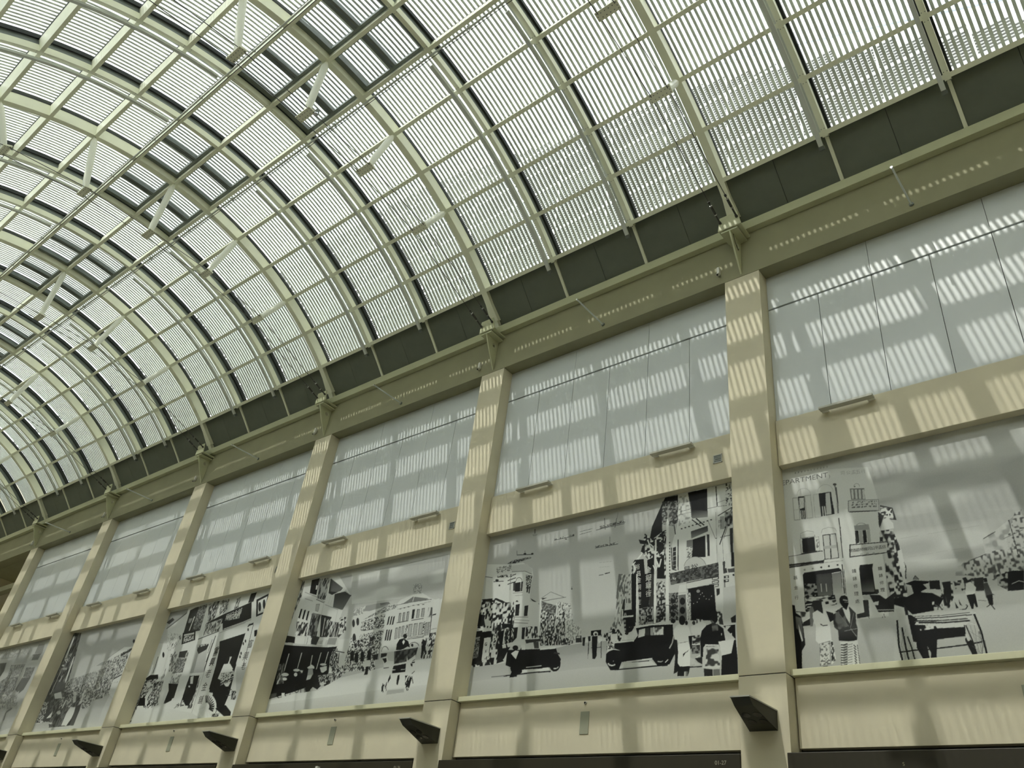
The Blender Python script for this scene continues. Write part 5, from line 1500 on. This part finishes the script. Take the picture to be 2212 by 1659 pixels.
  ["t","富",36,1170,626,0.282,0.0,0.0],
  ["t","興",36,1169,531,0.278,0.0,0.0],
  ["t","老",36,1165,427,0.273,0.0,0.0],
  ["t","金",36,1175,309,0.268,0.0,0.0],
  ["t","舖",36,1184,193,0.262,0.0,0.0],
  ["l",150,6,[1065,704,1101,77]],
  ["l",40,14,[1060,713,1070,451]],
  ["n",60,200,0.45,9,30,[1034,390,1055,404,1071,124,994,127]],
  ["p",45,[1591,427,1591,423,1588,420,1580,418,1572,419,1562,422,1555,425,1551,430,1550,434,1554,437,1561,438,1570,437,1579,435,1587,431]],
  ["p",45,[1601,378,1602,374,1598,372,1591,370,1582,371,1573,373,1566,377,1561,381,1561,385,1565,388,1572,390,1581,389,1590,386,1597,383]],
  ["p",45,[1612,331,1612,327,1609,324,1602,323,1593,323,1584,326,1576,329,1572,333,1572,337,1575,340,1582,342,1591,341,1600,339,1608,335]],
  ["p",45,[1622,283,1623,280,1619,277,1612,275,1603,276,1594,278,1587,282,1583,286,1582,290,1586,293,1593,294,1602,294,1611,291,1618,288]],
  ["p",45,[1632,237,1633,233,1629,230,1622,229,1614,229,1605,231,1597,235,1593,239,1593,243,1596,246,1603,247,1612,247,1621,244,1628,241]],
  ["t","二",45,1615,228,0.191,0.0,0.0],
  ["p",206,[1607,364,1630,393,1759,162,1735,19,1644,37]],
  ["n",50,200,0.5,12,14,[1649,242,1717,237,1759,162,1664,167]],
  ["l",210,17,[1469,126,1483,91,1481,61,1463,37,1431,23,1388,20,1337,27,1285,45,1235,72,1192,105,1162,142,1146,178,1148,210,1166,234,1200,248,1245,251,1297,243,1350,223,1400,195,1441,162,1469,126]],
  ["l",40,9,[1354,224,1373,216,1390,207,1407,197,1424,186,1439,175,1452,162,1465,150,1475,137,1484,124,1491,112,1496,99,1500,87,1501,76,1500,65,1497,55,1492,46,1486,38,1477,31,1467,25,1455,21]],
  ["l",200,9,[1335,125,1467,112]],
  ["l",200,9,[1336,119,1471,69]],
  ["l",200,9,[1332,115,1445,39]],
  ["l",200,9,[1324,114,1395,27]],
  ["l",200,9,[1315,115,1328,36]],
  ["l",200,9,[1305,119,1259,65]],
  ["l",200,9,[1297,125,1200,108]],
  ["l",212,9,[1292,131,1164,156]],
  ["l",212,9,[1292,137,1158,201]],
  ["l",212,9,[1296,140,1185,232]],
  ["l",212,9,[1304,142,1238,244]],
  ["l",212,9,[1313,141,1306,233]],
  ["l",212,9,[1323,137,1376,203]],
  ["l",212,9,[1331,131,1433,159]],
  ["l",45,13,[1288,163,1250,226]],
  ["l",45,13,[1301,162,1281,224]],
  ["l",45,13,[1314,159,1315,216]],
  ["l",45,13,[1328,154,1348,203]],
  ["l",45,13,[1340,148,1379,186]],
  ["l",45,13,[1351,140,1406,166]],
  ["l",45,13,[1360,132,1428,145]],
  ["l",45,13,[1366,124,1443,123]],
  ["l",45,13,[1369,115,1451,101]],
  ["l",45,13,[1369,108,1451,82]],
  ["p",206,[1342,119,1343,113,1340,109,1332,106,1322,107,1311,110,1301,115,1295,121,1294,127,1297,132,1305,134,1316,133,1327,130,1336,125]],
  ["p",34,[1469,104,1649,30,1748,19,1737,62,1620,125]],
  ["n",60,180,0.5,18,14,[1439,61,1562,63,1560,20,1462,24]],
  ["p",55,[494,383,681,366,691,237,576,220,533,190,545,310]],
  ["p",36,[494,383,684,362,659,215,550,189,545,310]],
  ["p",36,[843,428,1016,419,1040,264,1009,150,850,162,839,340]],
  ["g",120,150,[492,622,669,598,689,472,496,474]],
  ["n",100,150,0.5,20,14,[492,622,669,598,689,472,496,474]],
  ["p",60,[490,686,635,686,643,613,504,629]],
  ["n",130,200,0.45,16,30,[479,475,684,456,681,366,508,386]],
  ["p",205,[865,418,915,423,948,348,900,352]],
  ["p",205,[917,327,918,322,916,319,910,318,903,318,896,321,889,324,885,329,883,333,886,336,891,338,898,337,905,335,912,331]],
  ["n",60,205,0.4,12,12,[863,165,863,212,945,157,758,139,783,193]],
  ["g",190,160,[811,670,990,703,1076,443,826,453]],
  ["p",60,[806,679,1001,710,985,662,867,631]],
  ["p",60,[634,627,669,683,709,561,656,570]],
  ["p",205,[628,661,678,682,717,561,642,567]],
  ["t","金",60,658,642,0.139,0.0,0.0],
  ["t","飾",60,660,586,0.145,0.0,0.0],
  ["l",50,11,[87,674,104,568,101,508]],
  ["p",45,[205,682,212,669,213,659,209,654,199,655,186,661,173,672,161,686,154,698,153,708,157,713,167,712,180,706,193,695]],
  ["n",60,205,0.4,8,30,[321,680,462,667,515,493,412,501]],
  ["n",60,205,0.4,8,26,[300,425,334,541,382,403,422,188]],
  ["p",30,[-1,464,64,493,223,486,252,446,178,409,45,426]],
  ["n",36,206,0.5,14,16,[-66,434,216,448,370,305,354,191,188,167,39,274,-29,363]],
  ["l",206,15,[-2,294,33,192]],
  ["p",30,[-16,278,128,269,187,192,27,200]],
  ["p",206,[33,418,111,430,155,393,116,354]],
  ["p",206,[124,286,175,367,229,338,181,266,228,182,180,201]],
  ["l",36,16,[223,166,214,45]],
  ["l",36,16,[263,180,259,51]],
  ["l",50,10,[351,240,308,97]],
  ["l",210,9,[195,407,409,434]],
  ["n",50,205,0.5,10,18,[195,407,335,423,439,187,366,175]],
  ["n",40,190,0.5,30,10,[-4,62,219,61,189,34,-8,46]],
  ["n",36,150,0.5,12,16,[-42,449,-1,464,42,158,-4,62,-30,162]],
  ["g",206,190,[27,45,24,159,451,170,1096,85,1274,32,-6,22]],
 ],
 4: [
  ["g",165,185,[195,1144,1707,1141,1711,790,1192,754,428,563,276,899]],
  ["g",60,60,[-84,1174,215,1137,359,761,424,542,325,347,-16,366,10,789]],
  ["n",36,120,0.5,10,40,[-84,1174,215,1137,359,761,424,542,325,347,-16,366,10,789]],
  ["l",200,50,[49,1114,76,850]],
  ["l",190,37,[295,853,350,568]],
  ["p",205,[47,842,184,841,204,873,161,788]],
  ["n",40,205,0.5,12,10,[126,902,209,905,177,797,111,814]],
  ["p",205,[120,764,122,759,117,755,107,754,92,755,77,758,64,763,55,769,53,774,58,777,69,778,84,777,99,774,112,769]],
  ["l",200,14,[-4,790,-3,378]],
  ["l",200,14,[98,738,84,415]],
  ["l",200,13,[191,644,167,432]],
  ["l",205,14,[133,735,140,713]],
  ["l",205,13,[166,733,173,710]],
  ["l",205,13,[198,730,205,708]],
  ["l",205,13,[230,727,237,705]],
  ["n",70,190,0.45,16,14,[343,566,946,513,1119,534,1396,536,1527,569,1594,355,1476,310,484,421,85,400]],
  ["p",200,[1215,752,1452,855,1699,831,1730,511,1758,280,1226,487,1165,633]],
  ["n",70,200,0.42,10,16,[1183,714,1650,816,1677,653,1651,459,1231,507]],
  ["l",150,9,[1192,754,1475,853]],
  ["n",40,200,0.5,14,8,[1469,781,1681,828,1676,783,1496,748]],
  ["l",45,20,[1487,759,1694,811]],
  ["p",150,[984,689,1088,722,1173,725,1164,684]],
  ["n",120,180,0.5,12,14,[457,582,1239,648,1458,491,912,468,532,503]],
  ["p",120,[718,522,729,508,731,497,725,491,712,492,694,499,675,511,659,526,648,540,646,551,652,557,665,556,683,548,702,536]],
  ["p",45,[1692,893,1697,884,1695,877,1688,874,1676,875,1662,880,1648,888,1638,898,1633,908,1635,915,1642,918,1654,917,1668,911,1682,903]],
  ["p",200,[1458,491,1683,544,1656,478,1498,469]],
  ["l",45,13,[1458,491,1683,544]],
  ["n",80,190,0.5,13,16,[387,495,946,513,1396,536,1527,569,1547,358,1452,311,1191,295,552,351]],
  ["p",85,[116,582,383,552,429,425,150,442]],
  ["p",80,[93,445,461,445,699,409,924,352,964,180,952,66,429,64,22,200,-5,382]],
  ["n",70,110,0.5,30,30,[93,445,461,445,699,409,924,352,964,180,952,66,429,64]],
  ["p",195,[791,403,795,393,788,386,771,383,748,384,723,390,700,399,685,409,681,419,688,426,705,430,729,428,754,422,776,413]],
  ["p",190,[708,386,799,381,838,314,784,306]],
  ["n",60,190,0.5,10,14,[393,382,518,386,562,263,523,200]],
  ["p",195,[573,214,576,205,568,199,551,196,527,197,502,202,480,210,465,219,462,227,470,234,487,237,511,236,537,231,559,223]],
  ["p",190,[178,440,351,452,448,379,267,378]],
  ["n",60,200,0.5,10,16,[538,418,699,409,788,263,657,269]],
  ["p",200,[723,201,762,264,916,256,904,141,851,70,723,74]],
  ["l",195,36,[955,436,971,301]],
  ["p",205,[256,168,353,241,368,174]],
  ["l",200,32,[562,263,579,350]],
  ["n",36,190,0.45,18,10,[-120,128,-115,251,-96,364,134,352,191,193,151,129]],
  ["n",60,190,0.5,20,16,[-38,103,278,135,479,116,429,64,-51,65]],
  ["g",165,185,[1023,219,1191,295,1594,355,1554,193,1580,62,987,54,1019,198]],
  ["g",165,180,[-95,105,360,131,434,58,-48,61]],
  ["g",70,95,[891,257,1002,294,1023,219,1026,63,952,66]],
  ["n",60,190,0.5,14,12,[991,305,1220,314,1230,251,1063,228]],
  ["n",60,190,0.45,10,26,[1259,375,1481,382,1466,321,1356,317]],
 ],
 5: [
  ["g",175,170,[-208,1174,1549,1167,1653,952,1648,680,1664,112,781,1]],
  ["n",150,178,0.5,26,20,[29,1152,1064,1110,1153,971,177,1029]],
  ["p",165,[758,1072,1093,1054,1179,891,743,914]],
  ["n",140,180,0.5,9,14,[758,1072,1093,1054,1131,1005,780,1023]],
  ["p",120,[1258,987,1509,978,1499,903,1292,914]],
  ["p",135,[1273,1116,1492,1108,1541,975,1276,999]],
  ["l",190,17,[1290,1114,1284,921]],
  ["l",90,10,[1261,985,1516,971]],
  ["p",95,[258,961,488,951,538,839,495,763]],
  ["n",110,170,0.5,10,12,[689,906,1160,880,1144,729,746,745]],
  ["p",120,[1231,830,1520,813,1521,689,1276,707]],
  ["n",90,150,0.5,6,20,[1231,830,1520,813,1521,689,1276,707]],
  ["l",150,11,[177,1029,643,1002]],
  ["n",80,180,0.45,18,6,[711,747,1147,754,1151,722,727,733]],
  ["p",115,[719,740,1118,724,1176,564,1068,497,827,486,614,664]],
  ["n",100,150,0.5,20,20,[719,740,1118,724,1176,564,1068,497,721,467,470,674]],
  ["p",105,[1250,702,1521,689,1470,546,1367,504,1209,562]],
  ["p",175,[1028,493,1033,482,1020,474,991,471,951,473,910,480,874,491,851,503,846,514,860,522,890,525,929,523,971,516,1006,505]],
  ["p",172,[1269,509,1355,541,1391,430,1332,349,1184,344,1195,441]],
  ["n",120,175,0.5,16,20,[811,499,1367,504,1411,333,1016,328]],
  ["n",130,175,0.5,18,8,[1124,396,1483,401,1477,353,1184,344]],
  ["g",160,170,[1149,322,1526,363,1595,172,960,114,845,312]],
  ["l",115,29,[1379,335,1244,293,1281,197]],
 ],
}
# ---------------------------------------------------------------- the photograph murals: printed pictures drawn tone by tone
def fill(img, pts, fn):
    H, Wd = img.shape
    X = np.array(pts[0::2], float)*(Wd/2000.0); Y = np.array(pts[1::2], float)*(H/1200.0)
    y0 = max(0, int(math.floor(Y.min()))); y1 = min(H-1, int(math.ceil(Y.max())))
    if y1 < y0: return
    X2 = np.roll(X, -1); Y2 = np.roll(Y, -1)
    for r in range(y0, y1+1):
        yc = r+0.5
        k = (Y <= yc) != (Y2 <= yc)
        if not k.any(): continue
        xs = np.sort(X[k]+(yc-Y[k])*(X2[k]-X[k])/(Y2[k]-Y[k]))
        for i in range(0, len(xs)-1, 2):
            a = max(0, int(round(xs[i]))); b = min(Wd, max(a+1, int(round(xs[i+1]))))
            if b > a and a < Wd: fn(r, a, b)
def draw(ops, Wd, H, seed):
    img = np.full((H, Wd), 185.0); rng = np.random.RandomState(seed); texts = []
    for op in ops:
        k = op[0]
        if k == 'p':
            def fn(r, a, b, v=op[1]): img[r, a:b] = v
            fill(img, op[2], fn)
        elif k == 'g':
            ys = op[3][1::2]; lo, hi = min(ys)*H/1200.0, max(ys)*H/1200.0
            def fn(r, a, b, gt=op[1], gb=op[2]): img[r, a:b] = gb+(gt-gb)*(r-lo)/max(1, hi-lo)
            fill(img, op[3], fn)
        elif k == 'n':
            g0, g1, th, fx, fy, pt = op[1:]
            if fx < 60: fx, fy = fx*0.7, fy*0.7
            nx = int(2000/fx)+3; ny = int(1200/fy)+3; R = rng.rand(ny, nx)
            def fn(r, a, b):
                gy = (r*1200.0/H)/fy; iy = int(gy); ty = gy-iy; ty = ty*ty*(3-2*ty)
                gx = (np.arange(a, b)*2000.0/Wd)/fx; ix = gx.astype(int); tx = gx-ix; tx = tx*tx*(3-2*tx)
                v = (R[iy, ix]*(1-tx)+R[iy, ix+1]*tx)*(1-ty)+(R[iy+1, ix]*(1-tx)+R[iy+1, ix+1]*tx)*ty
                s = np.clip((v-th+0.13)/0.26, 0, 1); img[r, a:b] = g0+(g1-g0)*s
            fill(img, pt, fn)
        elif k == 'l':
            v, w_, pt = op[1:]; sx, sy = 2000/7.111, 1200/4.3; hw = w_*0.5/sx
            P_ = [(pt[i]/sx, pt[i+1]/sy) for i in range(0, len(pt), 2)]
            def fn(r, a, b, v=v): img[r, a:b] = v
            for (xa, ya), (xb, yb) in zip(P_, P_[1:]):
                L = math.hypot(xb-xa, yb-ya) or 1e-6; nx_, ny_ = -(yb-ya)/L*hw, (xb-xa)/L*hw
                fill(img, [(xa+nx_)*sx, (ya+ny_)*sy, (xb+nx_)*sx, (yb+ny_)*sy, (xb-nx_)*sx, (yb-ny_)*sy, (xa-nx_)*sx, (ya-ny_)*sy], fn)
        elif k == 't': texts.append(op[1:])
    img += (rng.rand(H, Wd)-0.5)*10            # film grain
    return img, texts

pm = bpy.data.materials.new('printed_photograph'); pm.use_nodes = True
t = pm.node_tree; b_ = t.nodes['Principled BSDF']; at = t.nodes.new('ShaderNodeVertexColor'); at.layer_name = 'print'
t.links.new(at.outputs['Color'], b_.inputs['Base Color']); b_.inputs['Roughness'].default_value = 0.45; b_.inputs['Specular IOR Level'].default_value = 0.2
TONE = 1.12
def tone(g):
    g = np.clip(18+(g-30)*1.06, 3, 250)/255.0
    l = np.where(g <= 0.04045, g/12.92, ((g+0.055)/1.055)**2.4)*TONE
    return l
def ink(g):
    l = float(tone(np.array(g))); return mat('ink_%d' % g, (l*0.97, l, l*0.96, 1), 0.4)
DESC = {0: 'black and white street photograph mural with men in sarongs and a rickshaw',
        1: 'black and white street photograph mural with two old motor cars',
        2: 'black and white street photograph mural with an ox cart and domed corner building',
        3: 'black and white shopfront photograph mural with a spoked rickshaw wheel',
        4: 'black and white photograph mural of a crowded market street',
        5: 'faded pale photograph mural cut off at the left edge'}
RES = {0: (760, 460), 1: (760, 460), 2: (560, 340), 3: (480, 290), 4: (340, 206), 5: (280, 170)}
for b in range(0, 6):
    x0 = -8.0*b + PW; wd = BAY-PW; nx, ny = RES[b]
    img, texts = draw(MUR_OPS[b], nx*2, ny*2, 11+b)
    img = img.reshape(ny, 2, nx, 2).mean(axis=(1, 3))
    gx = np.linspace(0, wd, nx); gz = np.linspace(0.1, 4.4, ny)
    V = np.zeros((ny, nx, 3), np.float32); V[..., 0] = gx[None, :]-wd/2; V[..., 2] = gz[:, None]-0.1
    idx = np.arange(nx*ny).reshape(ny, nx)
    F = np.stack([idx[:-1, :-1], idx[:-1, 1:], idx[1:, 1:], idx[1:, :-1]], -1).reshape(-1, 4)
    me = bpy.data.meshes.new('photo_mural'); me.vertices.add(nx*ny); me.vertices.foreach_set('co', V.ravel())
    me.loops.add(F.size); me.loops.foreach_set('vertex_index', F.ravel().astype(np.int32))
    me.polygons.add(len(F)); me.polygons.foreach_set('loop_start', np.arange(0, F.size, 4, dtype=np.int32)); me.update(calc_edges=True)
    ca = me.color_attributes.new('print', 'FLOAT_COLOR', 'POINT'); l = tone(img)
    c = np.stack([l*0.97, l, l*0.96+0.001, np.ones_like(l)], -1).astype(np.float32); ca.data.foreach_set('color', c.ravel())
    me.materials.append(pm)
    mo = bpy.data.objects.new('photo_mural', me); COL.objects.link(mo); mo.location = (x0+wd/2, 0.498, Z0+0.1)
    tag(mo, DESC[b], 'mural', 'photograph murals')
    MB().box(x0, x0+wd, 0.5, 0.53, Z0+0.09, Z0+4.42).build('backing_board', M['white'], mo, mo.location)
    by = {}
    for tx in texts: by.setdefault(tx[1], []).append(tx)
    for gcol, lst in by.items():
        vs, fs = [], []
        for ch, g_, cx, cz, h, ang, wid in lst:
            cu = bpy.data.curves.new('t', 'FONT'); cu.body = ch; cu.size = 1.0; cu.resolution_u = 3
            if wid == 0: cu.align_x = 'CENTER'; cu.align_y = 'CENTER'
            o = bpy.data.objects.new('t', cu); COL.objects.link(o); bpy.context.view_layer.update()
            m_ = bpy.data.meshes.new_from_object(o.evaluated_get(bpy.context.evaluated_depsgraph_get())); bpy.data.objects.remove(o)
            if not len(m_.vertices): continue
            co = np.array([v.co[:] for v in m_.vertices]); co = co[:, :2]; mn_, mx_ = co.min(0), co.max(0)
            sy = h/max(0.1, mx_[1]-mn_[1]); sx = (wid/max(0.1, mx_[0]-mn_[0])) if wid else sy
            if wid == 0: co = (co-(mn_+mx_)/2)*[sx, sy]
            else: co = (co-mn_)*[sx, sy]
            ca_, sa_ = math.cos(ang), math.sin(ang); q = len(vs)
            for px, pz in co:
                vs.append((cx/2000*wd-wd/2+px*ca_-pz*sa_, -0.0015, cz/1200*4.3+px*sa_+pz*ca_))
            fs += [tuple(q+i for i in p_.vertices) for p_ in m_.polygons]
        if vs:
            m2 = bpy.data.meshes.new('lettering'); m2.from_pydata(vs, [], fs); m2.materials.append(ink(gcol))
            lo_ = bpy.data.objects.new('lettering', m2); COL.objects.link(lo_); lo_.parent = mo
